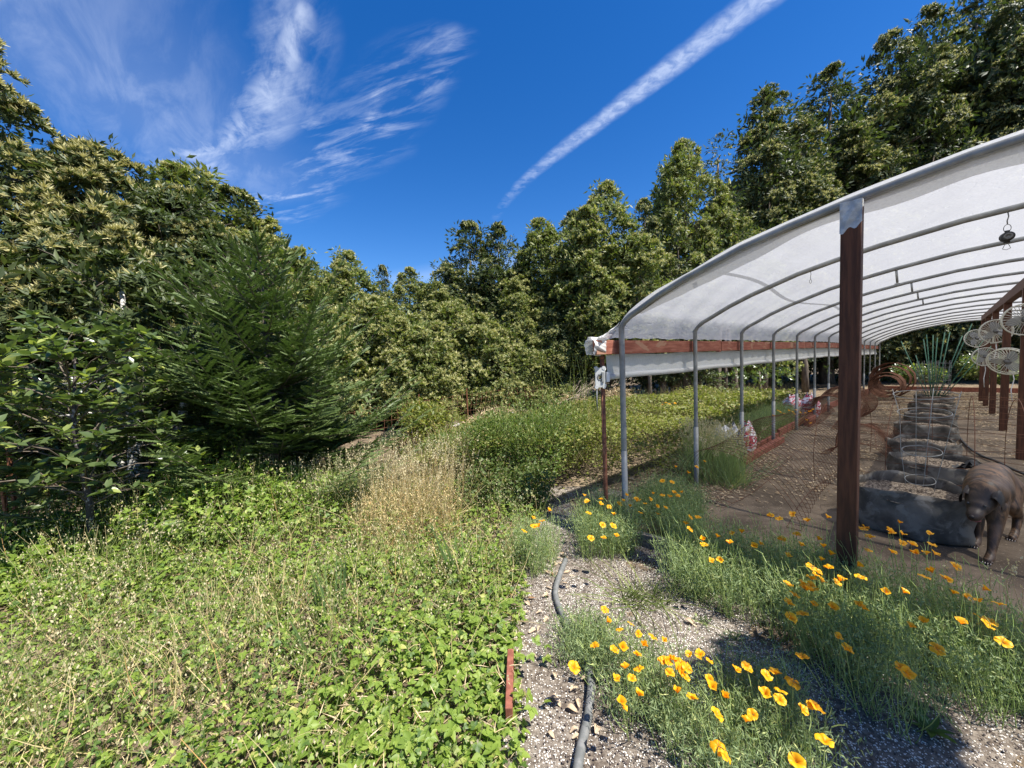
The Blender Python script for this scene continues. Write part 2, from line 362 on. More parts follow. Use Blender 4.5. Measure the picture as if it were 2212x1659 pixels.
sl = bpy.data.lights.new('sun', 'SUN'); sl.energy = 5.0; sl.angle = math.radians(.53); sl.color = (1, .955, .88)
so = bpy.data.objects.new('sun', sl); COL.objects.link(so); so.location = (20, -12, 40)
SD = Vector((math.sin(SUN_AZ)*math.cos(SUN_EL), math.cos(SUN_AZ)*math.cos(SUN_EL), math.sin(SUN_EL)))
so.rotation_euler = SD.to_track_quat('Z', 'Y').to_euler()
sc.view_settings.view_transform = 'Standard'; sc.view_settings.look = 'None'; sc.view_settings.exposure = 1.08; sc.view_settings.gamma = 1
sc.cycles.max_bounces = 7; sc.cycles.diffuse_bounces = 3; sc.cycles.glossy_bounces = 2; sc.cycles.transmission_bounces = 4; sc.cycles.transparent_max_bounces = 8
sc.cycles.caustics_reflective = False; sc.cycles.caustics_refractive = False; sc.cycles.sample_clamp_indirect = 6
sc.cycles.use_denoising = True
try: sc.cycles.denoiser = 'OPENIMAGEDENOISE'; sc.cycles.denoising_prefilter = 'ACCURATE'
except Exception: pass
# ------------------------------------------------------------------ ground
def soil_mat():
    m, nt = newmat('garden_soil'); q = NT(nt); v = q.coord('Object')
    a = q.noise(v, 3, 6, .65); b = q.noise(v, 26, 5, .7)
    col = q.mix(q.ramp(a, .35, .65), (.075,.055,.038), (.19,.145,.095))
    col = q.mix(q.ramp(b, .52, .66), col, (.34,.26,.165))
    q.out(q.principled(col, .95, 0, .2, q.bump(b, .6, .02))); return m
def path_mat():
    m, nt = newmat('perlite_path_soil'); q = NT(nt); v = q.coord('Object')
    vo = q.n('ShaderNodeTexVoronoi'); vo.inputs['Scale'].default_value = 95; q.l(v, vo.inputs['Vector'])
    patch = q.ramp(q.noise(v, 2.3, 5, .6), .33, .66)
    sepc = q.n('ShaderNodeSeparateColor'); q.l(vo.outputs['Color'], sepc.inputs[0])
    speck = q.math('MULTIPLY', q.math('LESS_THAN', vo.outputs['Distance'], .34), q.math('LESS_THAN', sepc.outputs[0], q.math('ADD', .10, q.math('MULTIPLY', patch, .62))))
    base = q.mix(q.ramp(q.noise(v, 40, 5, .7), .35, .68), (.075,.056,.042), (.235,.20,.16))
    base = q.mix(q.math('MULTIPLY', patch, .18), base, (.29,.26,.22))
    col = q.mix(speck, base, (.76,.71,.63))
    q.out(q.principled(col, .95, 0, .2, q.bump(q.math('ADD', q.noise(v, 45, 4, .7), q.math('MULTIPLY', speck, .6)), .8, .012))); return m
def floor_mat():
    m, nt = newmat('bare_floor_soil'); q = NT(nt); v = q.coord('Object')
    a = q.noise(v, 1.6, 6, .62, .5); b = q.noise(v, 60, 4, .7)
    col = q.mix(q.ramp(a, .36, .66), (.085,.064,.045), (.20,.152,.105))
    col = q.mix(q.ramp(b, .60, .70), col, (.44,.35,.24))
    q.out(q.principled(col, .92, 0, .2, q.bump(q.math('ADD', a, q.math('MULTIPLY', b, .3)), .4, .03))); return m
def ground_sheet():
    a = np.concatenate([-np.geomspace(20, 900, 18)[::-1], np.linspace(-19.5, 29.5, 99), np.geomspace(30, 900, 16)])
    X, Y = np.meshgrid(a, a, indexing='ij'); Z = ground(X, Y)
    V = np.stack([X, Y, Z], -1).reshape(-1, 3); n = len(a)
    I = np.arange((n-1)*n).reshape(n-1, n)[:, :-1].ravel()
    return npmesh('ground', V, np.stack([I, I+n, I+n+1, I+1], -1), [soil_mat()], smooth=True)
tag(link('ground', ground_sheet()), kind='structure')
def edge_x(y):      # right edge of the bramble bed beside the path
    return np.interp(y, [0, 1.3, 2.1, 2.7, 3.3, 3.9, 4.4, 5.0, 5.6], [-.06, -.03, .0, .05, .16, .28, .36, .50, .9])
def strip(name, mat, pts, off, n=40, m=60):
    (l, r) = pts; mb = MB()
    def fn(i, j):
        a, b = Vector(l(j)), Vector(r(j)); p = a.lerp(b, i); p.z = gz(p.x, p.y) + off + .012*math.sin(p.x*5.1+p.y*3.3)*math.sin(p.y*6.7-p.x*2)*min(1, 4*i*(1-i))
        return p
    mb.grid(fn, n, m); me = mb.mesh(name, mat, True); return tag(link(name, me), kind='structure')
strip('gravel_path', path_mat(), (lambda t: (edge_x(.3+t*4.4)-.12, .3+t*4.4, 0), lambda t: (edge_x(.3+t*4.4)+4.6*(1-t)**.7+.35, .3+t*4.4-1.3*(1-t), 0)), .008)
strip('dirt_floor', floor_mat(), (lambda t: tuple(H(-.12+t*20.3, -.06)), lambda t: tuple(H(-.12+t*20.3, 6.2))), .022, 30, 90)
# ------------------------------------------------------------------ hoop house
PROF = [(0,1.86),(.03,1.905),(.09,1.95),(.17,1.99),(.36,2.09),(.57,2.18),(.97,2.32),(1.25,2.39),(1.54,2.45),(2.0,2.525),(2.4,2.56),(2.75,2.57)]
WID = 5.5
def prof(c):
    cc = c if c <= WID/2 else WID - c
    if cc <= 0: return 1.86 + cc*.55
    return float(np.interp(cc, [p[0] for p in PROF], [p[1] for p in PROF]))
CV, AV, UP = Vector((*CX, 0)).normalized(), Vector((*AX, 0)).normalized(), Vector((0,0,1))
house = thing('hoop_house', 'long open shade house of grey pipe hoops under white fabric', 'greenhouse', H(0, 0, 0))
HO = house.location
def hoop_pts(s, dz=0):
    d = drop(s); left = [(0, -.35)] + [(0, z) for z in (.5, 1.2, 1.78)]
    P_ = [H(s, c, z + d + dz) for c, z in left] + [H(s, c, z + d + dz) for c, z in PROF]
    P_ += [H(s, WID - c, z + d + dz) for c, z in PROF[-2::-1]] + [H(s, WID, z + d) for z in (1.78, 1.2, .5, -.35)]
    return P_
for k in range(14):
    s = 1.52*k; mb = MB(HO); mb.tube(hoop_pts(s), .026 if k == 0 else .022, 10)
    for c in (0, WID):                                   # the thicker ground sleeve and its bolts
        mb.tube([H(s, c, -.35), H(s, c, .74 + drop(s))], .027, 10)
    mb.build('hoop', MT['galv'], house, True)
def roof_pt(u, v):
    s = -.035 + u*19.9; c = -.10 + v*(WID + .2); d = drop(s)
    fr = (s/1.52) % 1.0; sag = .012*math.sin(PI*fr)
    e = max(0, 1 - c/1.0)
    wr = .010*math.sin(s*17 + c*9 + 2*math.sin(s*3)) * (.25 + e) + .006*math.sin(s*41 + 3*math.sin(c*5))*e
    z = prof(c) + .034 - sag + wr + d
    if c < 0: z = 1.885 + c*1.15 + d + wr*.4
    if c > WID: z = 1.885 - (c-WID)*1.15 + d
    return H(s, c, z)
mb = MB(HO); mb.grid(roof_pt, 230, 110); mb.build('roof_cover', MT['roof'], house, True)
mb = MB(HO)                                             # loose hem hanging under the front hoop
mb.grid(lambda u, v: H(-.02 + .10*v + .02*math.sin(u*30)*v, .16 + u*5.2, prof(.16 + u*5.2) - .02 - v*min(1, u*9)*(.065 + .026*math.sin(u*19) + .015*math.sin(u*47))), 90, 4)
mb.build('front_hem', MT['flap'], house, True)
mb = MB(HO); mb.grid(lambda u, v: H(.05 + u*5.5, .66 + .06*math.sin(u*9) + v*.035, prof(.66 + .06*math.sin(u*9) + v*.035) + .018), 70, 1)
mb.build('roof_seam', MT['flap'], house, True)
# side board in lengths, with the rolled curtain under it
lens = [-.32, 2.35, 2.42, 4.9, 7.0, 9.3, 12, 14.6, 17.2, 19.8]
for i in range(len(lens)-1):
    a, b = lens[i], lens[i+1] - .004; cc = -.062 - (.006 if i % 2 else 0)
    mb = MB(HO); p0, p1 = H(a, cc, 1.683 + drop(a)), H(b, cc, 1.683 + drop(b))
    mb.bar(p0, p1, .044, .125 if i != 1 else .15); bevel(mb.build('side_board', MT['beam'], house))
mb = MB(HO)
def cur(u, v):
    s = -.08 + u*19.84; z = 1.617 + drop(s) - v*.20
    return H(s, -.115 + .012*math.sin(s*23 + 3*math.sin(s*2.1) + v*2)*(.3 + v*.5) + .02*v, z + .006*math.sin(s*5))
mb.grid(cur, 300, 8)
mb.build('side_curtain', MT['curtain'], house, True)
mb = MB(HO); mb.tube([H(-.09 + i*.496, -.098 + .005*math.sin(i*2.2), 1.415 + drop(-.09+i*.496) + .006*math.sin(i*1.7)) for i in range(41)], .027, 10); mb.build('curtain_roll', MT['curtain'], house, True)
mb = MB(HO)                                             # fabric bunched over the end of the side board
def wrap(u, v):
    t = u*2*PI; rr = (.072 + .006*math.sin(5*t + 5*v) + .004*math.sin(11*t + 9*v))
    return H(-.36 + v*.17, -.085 + rr*.75*math.cos(t), 1.695 + rr*1.05*math.sin(t))
mb.grid(wrap, 64, 12); mb.build('fabric_wrap', MT['curtain'], house, True)
mb = MB(HO)
mb.grid(lambda u, v: H(-.30 + v*.28, -.10 + u*.12*(1-.2*v) + .004*math.sin(u*20), 1.755 + u*.13*v + .02*u + .006*math.sin(u*25 + v*8)), 12, 10); mb.build('fabric_gather', MT['curtain'], house, True)
# posts and ridge board
pt = H(-.035, 1.56); ztop = prof(1.56) - .032
mb = MB(HO); mb.box((pt.x, pt.y, (ztop - .3)/2), (.092, .092, ztop + .3), (CV, AV, UP)); gp = bevel(mb.build('gable_post', MT['darkpost'], house), .005)
mb = MB(HO)
mb.grid(lambda u, v: Vector((pt.x, pt.y, 0)) + CV*(-.049 + .098*u) + AV*(-.0495 - .003*math.sin(u*9 + v*7)) + UP*(ztop + .012 - v*(.155 + .035*(u-.5) * -1 + .012*math.sin(u*11)) ), 12, 10)
mb.grid(lambda u, v: Vector((pt.x, pt.y, 0)) + CV*(.0495 + .002*math.sin(v*9)) + AV*(-.049 + .05*u) + UP*(ztop + .012 - v*(.03 + .02*(1-u))), 4, 3)
link('tape_wrap', mb.mesh('tape_wrap', MT['tape'], True), house)
for s in (5.35, 7.95, 10.5, 12.75, 14.9):
    p_ = H(s, 2.62); z1 = 2.30 + drop(s); mb = MB(HO); mb.box((p_.x, p_.y, (z1-.5)/2), (.092, .092, z1 + .5), (CV, AV, UP)); bevel(mb.build('ridge_post', MT['darkpost'], house), .005)
mb = MB(HO); mb.bar(H(-.0, 2.62, 2.372), H(14.95, 2.62, 2.372 + drop(14.95)), .092, .14); bevel(mb.build('ridge_board', MT['darkpost'], house), .005)
# kerb boards along the floor
def kerb(s0, s1, c0, c1, h=.14, wd=.045, mat='redwood', zo=0):
    a, b = H(s0, c0), H(s1, c1); za, zb = gz(a.x, a.y) + drop(s0)*.4, gz(b.x, b.y) + drop(s1)*.4
    a.z = za + h/2 - .01 + zo; b.z = zb + h/2 - .01 + zo
    mb = MB(HO); mb.bar(a, b, wd, h); return bevel(mb.build('kerb_board', MT[mat], house), .004)
kerb(2.85, 4.75, .075, .075, .12, .085); kerb(2.2, 5.2, -.10, -.10, .10); kerb(5.2, 9.1, -.085, -.085, .16); kerb(9.1, 13.2, -.09, -.09, .2); kerb(13.2, 19.7, -.09, -.09, .24)
kerb(6.6, 7.2, .06, .06, .2, .09)
a = H(19.78, -.1); b = H(19.78, 5.5)
mb = MB(HO); mb.bar((a.x, a.y, gz(a.x, a.y)+.10), (b.x, b.y, gz(b.x, b.y)+.10), .045, .2); mb.build('kerb_board', MT['redwood'], house)
a, b = G(1378, 1163, .06), G(1535, 1205, .06)
mb = MB(HO); mb.bar(a, b, .05, .11); bevel(mb.build('sill_board', MT['greywood'], house))
# grey mesh cloth on the far side wall
mb = MB(HO); mb.grid(lambda u, v: H(.4 + u*19.2, 5.46 + .02*math.sin(u*60), .02 + v*1.72 + drop(.4+u*19.2)*(1+v*0)), 80, 8); mb.build('side_cloth', MT['meshcloth'], house, True)
# ------------------------------------------------------------------ rusty pole with the roll-up gear
pb = D(1309, 1092, 3.47); ptop = D(1300.5, 768, 3.50)
t = thing('rusty_pole', 'thin rusty red pole standing just outside the corner of the shade house', 'pole', (pb.x, pb.y, 0))
mb = MB(t.location); mb.tube([(pb.x, pb.y, -.25), (pb.x, pb.y, .4), (ptop.x, ptop.y, 1.60)], .0195, 12); mb.build('shaft', MT['rust'], t, True)
mb = MB(t.location); mb.tube([(ptop.x, ptop.y, 1.585), (ptop.x, ptop.y, 1.612)], .0235, 12); mb.build('cap', MT['rust'], t, True)
gc = D(1296, 816, 3.43)
t = thing('crank_gear', 'grey cast metal roll-up gear with rollers clamped round the rusty pole', 'winch', gc)
vx, vz = Vector((.985, .17, 0)), Vector((0, 0, 1)); vy = vz.cross(vx)
def L(x, y, z): return gc + vx*x + vy*y + vz*z
mb = MB(gc); N = 36
out = []
for i in range(N):
    a = 2*PI*i/N; ca, sa = math.cos(a), math.sin(a); k = 1/max(abs(ca)/.044, abs(sa)/.088); bump = .010*max(0, math.cos(4*(a - PI/4*1.27)))**6
    out.append(((k + 0)*ca*(1 + .04*abs(math.sin(2*a))) , k*sa))
vs = [L(x, dy, z) for dy in (-.006, .006) for x, z in out] + [L(.018*math.cos(2*PI*i/N), dy, .018*math.sin(2*PI*i/N)) for dy in (-.006, .006) for i in range(N)]
fs = []
for i in range(N):
    j = (i+1) % N; fs += [(i, j, 2*N+j, 2*N+i), (N+j, N+i, 3*N+i, 3*N+j), (i, N+i, N+j, j), (2*N+i, 2*N+j, 3*N+j, 3*N+i)]
mb.add(vs, fs)
for sx in (-1, 1):
    for sz in (-1, 1): mb.lathe([(0, -.009), (.017, -.009), (.017, .009), (0, .009)], L(sx*.036, 0, sz*.084), 16, 0, (vx, vz, vy))
mb.build('gear_plate', MT['alu'], t)
mb = MB(gc); mb.lathe([(.0215, -.008), (.0215, -.004), (.028, -.004), (.028, -.008), (.0215, -.008)], L(0, 0, 0), 20, 0, (vx, vz, vy))
for i in range(12): mb.lathe([(0, -.0075), (.003, -.0075), (.003, -.006)], L(.033*math.cos(PI*i/6), 0, .033*math.sin(PI*i/6)), 8, 0, (vx, vz, vy))
mb.build('hub_ring', MT['dark'], t)
for sz in (-1, 1):
    mb = MB(gc); mb.lathe([(0, .0), (.019, 0), (.019, .055), (.012, .06), (0, .06)], L(.046, .012, sz*.075), 18, 0, (vx, vz, vy)); mb.build('roller', MT['whitepl'], t, False)
mb = MB(gc); mb.box(L(.083, .03, .0), (.032, .04, .088), (vx, vy, vz)); bevel(mb.build('gear_housing', MT['whitepl'], t), .004)
mb = MB(gc); mb.box(L(.050, .028, 0), (.034, .03, .10), (vx, vy, vz)); mb.box(L(.024, -.012, .004), (.022, .012, .09), (vx, vy, vz)); bevel(mb.build('bracket', MT['galv'], t), .002)
mb = MB(gc); mb.tube([L(-.03, .005, -.09), L(-.029, .012, -.2), L(-.024, .02, -.30)], .005, 8); mb.build('crank_rod', MT['galv'], t, True)
# ------------------------------------------------------------------ fans on the ridge posts
def on_s(u, v, s):
    d = ray(u, v); nrm = Vector((AX[0], AX[1], 0)); o = H(s, 0, EZ)
    t = (o - EYE).dot(nrm) / d.dot(nrm); return EYE + d*t
FAN = {}
def fan(u, v, depth, R, yaw, pitch, spin, post_s, label):
    c = D(u, v, depth); t = thing('clip_fan', label, 'fan', c, 'clip fans on the ridge posts', (pitch, 0, yaw))
    if not FAN:
        Y = Vector((0,1,0)); ax = (Vector((1,0,0)), Vector((0,0,1)), Vector((0,-1,0)))   # faces -Y
        mb = MB()
        mb.tube([(math.cos(2*PI*i/40), 0, math.sin(2*PI*i/40)) for i in range(40)], .045, 8, closed=True)
        mb.tube([(.99*math.cos(2*PI*i/40), .22, .99*math.sin(2*PI*i/40)) for i in range(40)], .03, 6, closed=True)
        for i in range(30):
            a = 2*PI*i/30; ca, sa = math.cos(a), math.sin(a)
            mb.tube([(.22*ca, -.12, .22*sa), (.6*ca, -.14, .6*sa), (ca, 0, sa)], .008, 4)
            mb.tube([(.25*ca, .36, .25*sa), (.7*ca, .34, .7*sa), (.99*ca, .2, .99*sa)], .022, 4)
        mb.lathe([(0,-.15),(.12,-.15),(.12,-.13),(.22,-.13),(.24,-.1),(.24,-.06)], (0,0,0), 24, 0, ax)
        FAN['guard'] = mb.mesh('guard', MT['fan'], True)
        mb = MB(); mb.lathe([(0,.17),(.13,.16),(.16,.08),(.16,-.1),(.0,-.1)], (0,.05,0), 20, 0, ax); mb.lathe([(0,.0),(.2,.0),(.22,-.3),(.12,-.42),(0,-.42)], (0,.1,0), 20, 0, ax)
        FAN['motor'] = mb.mesh('motor', MT['steelgrey'], True)
        mb = MB()
        def bl(u_, v_):
            r = .14 + u_*.70; wd = .12 + .46*math.sin(PI*min(1, u_*.86 + .12))**.8; y = (v_-.5)*wd
            return Vector((r, .06 + .22*(v_-.5)*(1-.3*u_), y + .1*u_))
        mb.grid(bl, 10, 6); FAN['blade'] = mb.mesh('blade', MT['blade'], True)
        mb = MB(); mb.box((0,.3,-1.02), (.3,.22,.14)); mb.tube([(0,.35,-.05),(0,.5,-.5),(0,.34,-1.0)], .05, 8); FAN['clamp'] = mb.mesh('clamp', MT['fan'])
        mb = MB(); mb.tube([(0,0,0),(.015,.01,-.12),(-.01,.0,-.3),(.005,.01,-.5)], .007, 6); FAN['cord'] = mb.mesh('cord', MT['whitepl'], True)
    for k in ('guard', 'motor', 'clamp'):
        o = link(k, FAN[k], t); o.scale = (R, R, R)
    for j in range(3):
        o = link('blade', FAN['blade'], t); o.scale = (R, R, R); o.rotation_euler = (0, spin + j*2*PI/3, 0)
    cd = link('cord', FAN['cord'], t); cd.location = (.02, .05, -R*.95); cd.rotation_euler = (-pitch, 0, 0)
    # arm from the motor back to its post
    pp = H(post_s, 2.62); Mi = (Matrix.Rotation(yaw, 4, 'Z') @ Matrix.Rotation(pitch, 4, 'X')).inverted()
    e = Mi @ (Vector((pp.x, pp.y, c.z - .03)) - c); mb = MB(); mb.tube([(0, R*.4, 0), e], .012, 8); mb.build('arm', MT['steelgrey'], t, True)
yc = lambda u: -math.atan((u-1106)/FPX)
fan(2152, 716, 6.95, .205, yc(2152)+.35, .05, .4, 7.95, 'upper white fan on the near red post, its face turned squarely out')
fan(2176, 782, 6.45, .235, yc(2176)-.30, .42, 1.2, 7.95, 'large lower white fan on the near red post tilted down toward the floor')
fan(2111, 731, 8.7, .195, yc(2111)+.25, -.15, 2.2, 10.5, 'upper fan on the second red post, farthest left of the fans')
fan(2128, 771, 8.5, .195, yc(2128)+.3, .05, .3, 10.5, 'lower small fan on the second red post, behind the big tilted fan')
fan(2216, 690, 5.0, .20, yc(2212)+.25, .1, .9, 5.35, 'fan cut by the right edge of the photo under the ridge board')
# ------------------------------------------------------------------ things hung from the hoops
top = on_s(2177, 467, 1.52); c2 = W2H(top.x, top.y)[1]; top.z = prof(c2) - .02
t = thing('hanging_pulley', 'dark round light pulley with wire clips hanging from the second hoop', 'pulley', top, rot=(0, 0, yc(2177)))
mb = MB(); mb.tube([(0,0,0),(.004,0,-.03),(-.002,0,-.06),(0,0,-.085)], .0035, 6); mb.tube([(.017*math.sin(a), 0, -.112+.027*math.cos(a)) for a in [i*PI/8 for i in range(16)]], .002, 6, closed=True); mb.build('hanging_wire', MT['steelgrey'], t, True)
mb = MB(); mb.lathe([(0,-.022),(.028,-.022),(.034,-.016),(.034,-.006),(.024,-.002),(.024,.002),(.034,.006),(.034,.016),(.028,.022),(0,.022)], (0,0,-.172), 24, 0, (Vector((1,0,0)), Vector((0,0,1)), Vector((.25,-.97,0)).normalized())); mb.box((0,0,-.138), (.024,.02,.02)); mb.box((0,0,-.205), (.03,.022,.018)); mb.build('wheel_housing', MT['dark'], t, True)
mb = MB(); mb.lathe([(0,.0),(.012,.0),(.012,.004),(.022,.004),(.022,.0)], (.006,-.024,-.172), 18, 0, (Vector((1,0,0)), Vector((0,0,1)), Vector((.25,-.97,0)).normalized())); mb.build('wheel', MT['steelgrey'], t, True)
mb = MB(); mb.tube([(0,0,-.212),(-.012,0,-.235),(-.018,0,-.255),(0,0,-.264),(.018,0,-.255),(.012,0,-.235)], .0022, 6, closed=True); mb.build('clip', MT['wire'], t, True)
def hung(u, v, k, ln, label, pipe=True):
    p_ = on_s(u, v, 1.52*k); c = W2H(p_.x, p_.y)[1]; p_.z = prof(c) + drop(1.52*k) - .022
    t = thing('hanging_hook', label, 'hook', p_, 'wire hooks hanging from the hoops'); mb = MB()
    if pipe:
        mb.tube([(0,0,.0), (.035, .02, -ln)], .011, 8); mb.build('pipe_stub', MT['wire'], t, True); mb = MB()
        mb.tube([(.035+.022*math.cos(a), .02+.022*math.sin(a), -ln-.01) for a in [i*PI/8 for i in range(16)]], .003, 6, closed=True); mb.build('ring', MT['steelgrey'], t, True)
    else:
        mb.tube([(0,0,0),(.004,0,-.02),(-.002,0,-.05),(.001,0,-.07)], .0024, 6); mb.build('hanging_wire', MT['steelgrey'], t, True); mb = MB()
        mb.tube([(.010*math.sin(a), 0, -.088+.018*math.cos(a)) for a in [i*PI/8 for i in range(16)]], .0018, 6, closed=True); mb.build('loop', MT['steelgrey'], t, True)
hung(1751, 594, 1, 0, 'thin twisted wire loop hanging from the second hoop left of the brown post', False)
hung(1936, 590, 2, .13, 'longest pipe stub with a ring, hanging from the third hoop')
hung(1968, 645, 3, .11, 'pipe stub with a ring hanging from the fourth hoop')
hung(1981, 673, 4, .09, 'short pipe stub with a ring hanging from the fifth hoop')
hung(1992, 690, 5, .08, 'small ringed stub hanging far back from the sixth hoop')
# ------------------------------------------------------------------ grow bags
def grow_bag(loc, R, h, seed, label, soil=.82, flop=.06, group='felt grow bags in rows on the dirt floor'):
    rg = random.Random(seed); ph = [rg.uniform(0, 6.28) for _ in range(6)]; N = 64
    t = thing('grow_bag', label, 'grow bag', loc, group)
    def wob(a, z): return .018*math.sin(3*a+ph[0]) + .012*math.sin(7*a+ph[1]+z*9) + .008*math.sin(13*a+ph[2]+z*14)
    def rim(a): return h*(1 + .45*( .5*flop/h*math.sin(2*a+ph[3]) + .45*flop/h*math.sin(5*a+ph[4]) + .2*flop/h*math.sin(11*a+ph[5])))
    mb = MB(); prof_ = [(0,.0,0),(.93,.0,0),(.985,.05,0),(1.01,.25,0),(1.0,.45,0),(1.015,.7,0),(.99,.9,0),(.985,1.0,0),(.962,1.0,1),(.955,.85,1),(.95,.55,1)]
    vs = []
    for (r, z, inn) in prof_:
        for j in range(N):
            a = 2*PI*j/N; hh = rim(a)*z; fold = .012*math.sin(z*22 + 2*math.sin(a*2+ph[1]) + ph[2])*(1 if 0 < z < 1 else 0)
            rr = (R*r + (wob(a, z) + fold)*(1 if r > .5 else 0)); lean = max(0, z-.8)*.25*math.sin(a*3+ph[0])*R*.35
            vs.append(((rr+lean)*math.cos(a), (rr+lean)*math.sin(a), hh + .003))
    fs = [(i*N+j, i*N+(j+1)%N, (i+1)*N+(j+1)%N, (i+1)*N+j) for i in range(len(prof_)-1) for j in range(N)]
    mb.add(vs, fs); mb.build('felt_wall', MT['felt'], t, True)
    mb = MB(); RR = 12; vs = []
    for i in range(RR+1):
        for j in range(48):
            a = 2*PI*j/48; r = R*.965*i/RR
            vs.append((r*math.cos(a), r*math.sin(a), h*soil + .012*math.sin(r*30+a*3+ph[0]) + .010*rg.uniform(-1,1) + .03*(1-i/RR)))
    mb.add(vs, [(i*48+j, i*48+(j+1)%48, (i+1)*48+(j+1)%48, (i+1)*48+j) for i in range(RR) for j in range(48)])
    mb.build('soil', MT['pottedsoil'], t, True)
    return t
def gp_(s, c): p_ = H(s, c); p_.z = gz(p_.x, p_.y) + .024; return p_
bagl = ['nearest grow bag, tallest rim, half hidden by the brown post and the dog',
        'second grow bag in the row, squarish grey side with a folded black flap',
        'third grow bag in the row, collapsed rim showing pale chips', 'fourth grow bag in the row with a torn notch in its rim',
        'fifth grow bag in the row, low and wrinkled', 'sixth grow bag in the row, far down the floor', 'seventh grow bag in the row, holding the green stakes']
for k, (s, c, R, h) in enumerate([(1.68, 1.75, .375, .37), (3.2, 1.88, .36, .31), (4.75, 1.74, .35, .25), (6.3, 1.72, .36, .27), (8.0, 1.72, .35, .24), (9.8, 1.72, .36, .26), (12.3, 1.70, .36, .26)]):
    grow_bag(gp_(s, c), R, h, 20+k, bagl[k], soil=.80 if k else .78, flop=(.05, .03, .09, .08, .07, .07, .05)[k])
rl = ['grow bag in the right hand row beside the near red post', 'grow bag in the right hand row, behind the second red post', 'grow bag in the right hand row, farthest back by the posts']
for k, (s, c) in enumerate([(8.6, 3.7), (11.2, 3.75), (14.2, 3.8)]): grow_bag(gp_(s, c), .36, .30, 40+k, rl[k], flop=.06)
# a folded flap lying on the second bag
t = thing('felt_scrap', 'crumpled black felt scrap lying on the rim of the second grow bag', 'fabric scrap', gp_(2.98, 2.12)); t.location.z += .30
mb = MB(); mb.grid(lambda u, v: Vector(((u-.5)*.26, (v-.5)*.12, .035*math.sin(u*7)*math.cos(v*4) + .02*math.sin(u*19+v*6) + .02)), 16, 8)
mb.grid(lambda u, v: Vector(((u-.5)*.24+.02, (v-.5)*.10, .035*math.sin(u*7+.3)*math.cos(v*4) + .02*math.sin(u*17+v*6) + .035)), 16, 8); mb.build('scrap', MT['dark'], t, True)
# ------------------------------------------------------------------ tomato cage
cg = gp_(1.86, 1.80); cg.z += .28
t = thing('tomato_cage', 'bent galvanised wire tomato cage standing in the nearest grow bag', 'plant cage', cg)
def ringp(r, z, n=24, sq=0.0, tx=0, ty=0): return [(tx + r*math.cos(2*PI*i/n)*(1+sq*math.sin(2*PI*i/n*2)), ty + r*math.sin(2*PI*i/n), z + .022*math.sin(2*PI*i/n+1)) for i in range(n)]
for r, z in ((.21, .86), (.175, .70), (.13, .36), (.10, .10)):
    mb = MB(); mb.tube(ringp(r, z, 20, .10, .03*z, .0), .0026, 6, closed=True); mb.build('ring', MT['wire'], t, True)
for j in range(4):
    a = .5 + j*PI/2; ca, sa = math.cos(a), math.sin(a); mb = MB()
    mb.tube([(.07*ca, .07*sa, -.12), (.10*ca+.004, .10*sa, .10), (.135*ca+.01, .135*sa, .36), (.175*ca+.02+(.03 if j == 1 else 0), .175*sa, .66), (.212*ca+.026, .212*sa, .90)], .0026, 6); mb.build('upright', MT['wire'], t, True)
# ------------------------------------------------------------------ green stakes and their wire ring in the seventh bag
sb = gp_(12.3, 1.70); sb.z += .2
stl = [('leaning far left', -.62, .0, 1.65), ('short and leaning left', -.42, -.1, 1.2), ('left of the bundle, upright', -.20, .05, 1.6), ('upright with a pale tip', -.13, -.1, 1.72), ('upright in the middle of the bundle', -.03, .1, 1.7), ('straight, just right of the middle', .05, -.05, 1.62), ('thick and mottled', .16, .0, 1.75), ('leaning slightly right', .24, .1, 1.78), ('tallest, leaning right', .52, -.05, 2.0), ('second of the two leaning right', .46, .12, 1.7), ('leaning well right', .85, .0, 1.85), ('leaning farthest right', 1.08, .05, 1.75)]
rt = Vector((.66, -.75, 0))
for i, (d_, lx, ly, ln) in enumerate(stl):
    b_ = sb + rt*(lx*.16) + AV*(ly*.8); e_ = b_ + (rt*lx*.55 + AV*ly + UP*1.0).normalized()*ln
    mb = MB(b_); mb.tube([b_, b_.lerp(e_, .5) + rt*.01*math.sin(i), e_], .0105, 7); mb.tube([e_, e_ + (e_-b_).normalized()*.012], .012, 7, m=1)
    o = mb.build('garden_stake', [MT['stake'], MT['dark']], None, True); o.location = b_
    tag(o, 'green plastic coated garden stake in the far bag, ' + d_, 'stake', 'green garden stakes')
t = thing('wire_ring_cage', 'dark round wire cage around the green stakes in the far grow bag', 'plant cage', sb)
mb = MB()
for k in range(9): mb.tube([(.30*(1+.05*k/9)*math.cos(2*PI*i/22), .30*(1+.05*k/9)*math.sin(2*PI*i/22), .05 + k*.11 + .01*math.sin(i)) for i in range(22)], .0042, 4, closed=True)
for i in range(14): mb.tube([(.3*math.cos(2*PI*i/14), .3*math.sin(2*PI*i/14), -.12), (.315*math.cos(2*PI*i/14), .315*math.sin(2*PI*i/14), 1.0)], .004, 4)
mb.build('wire_mesh', MT['steelgrey'], t, True)
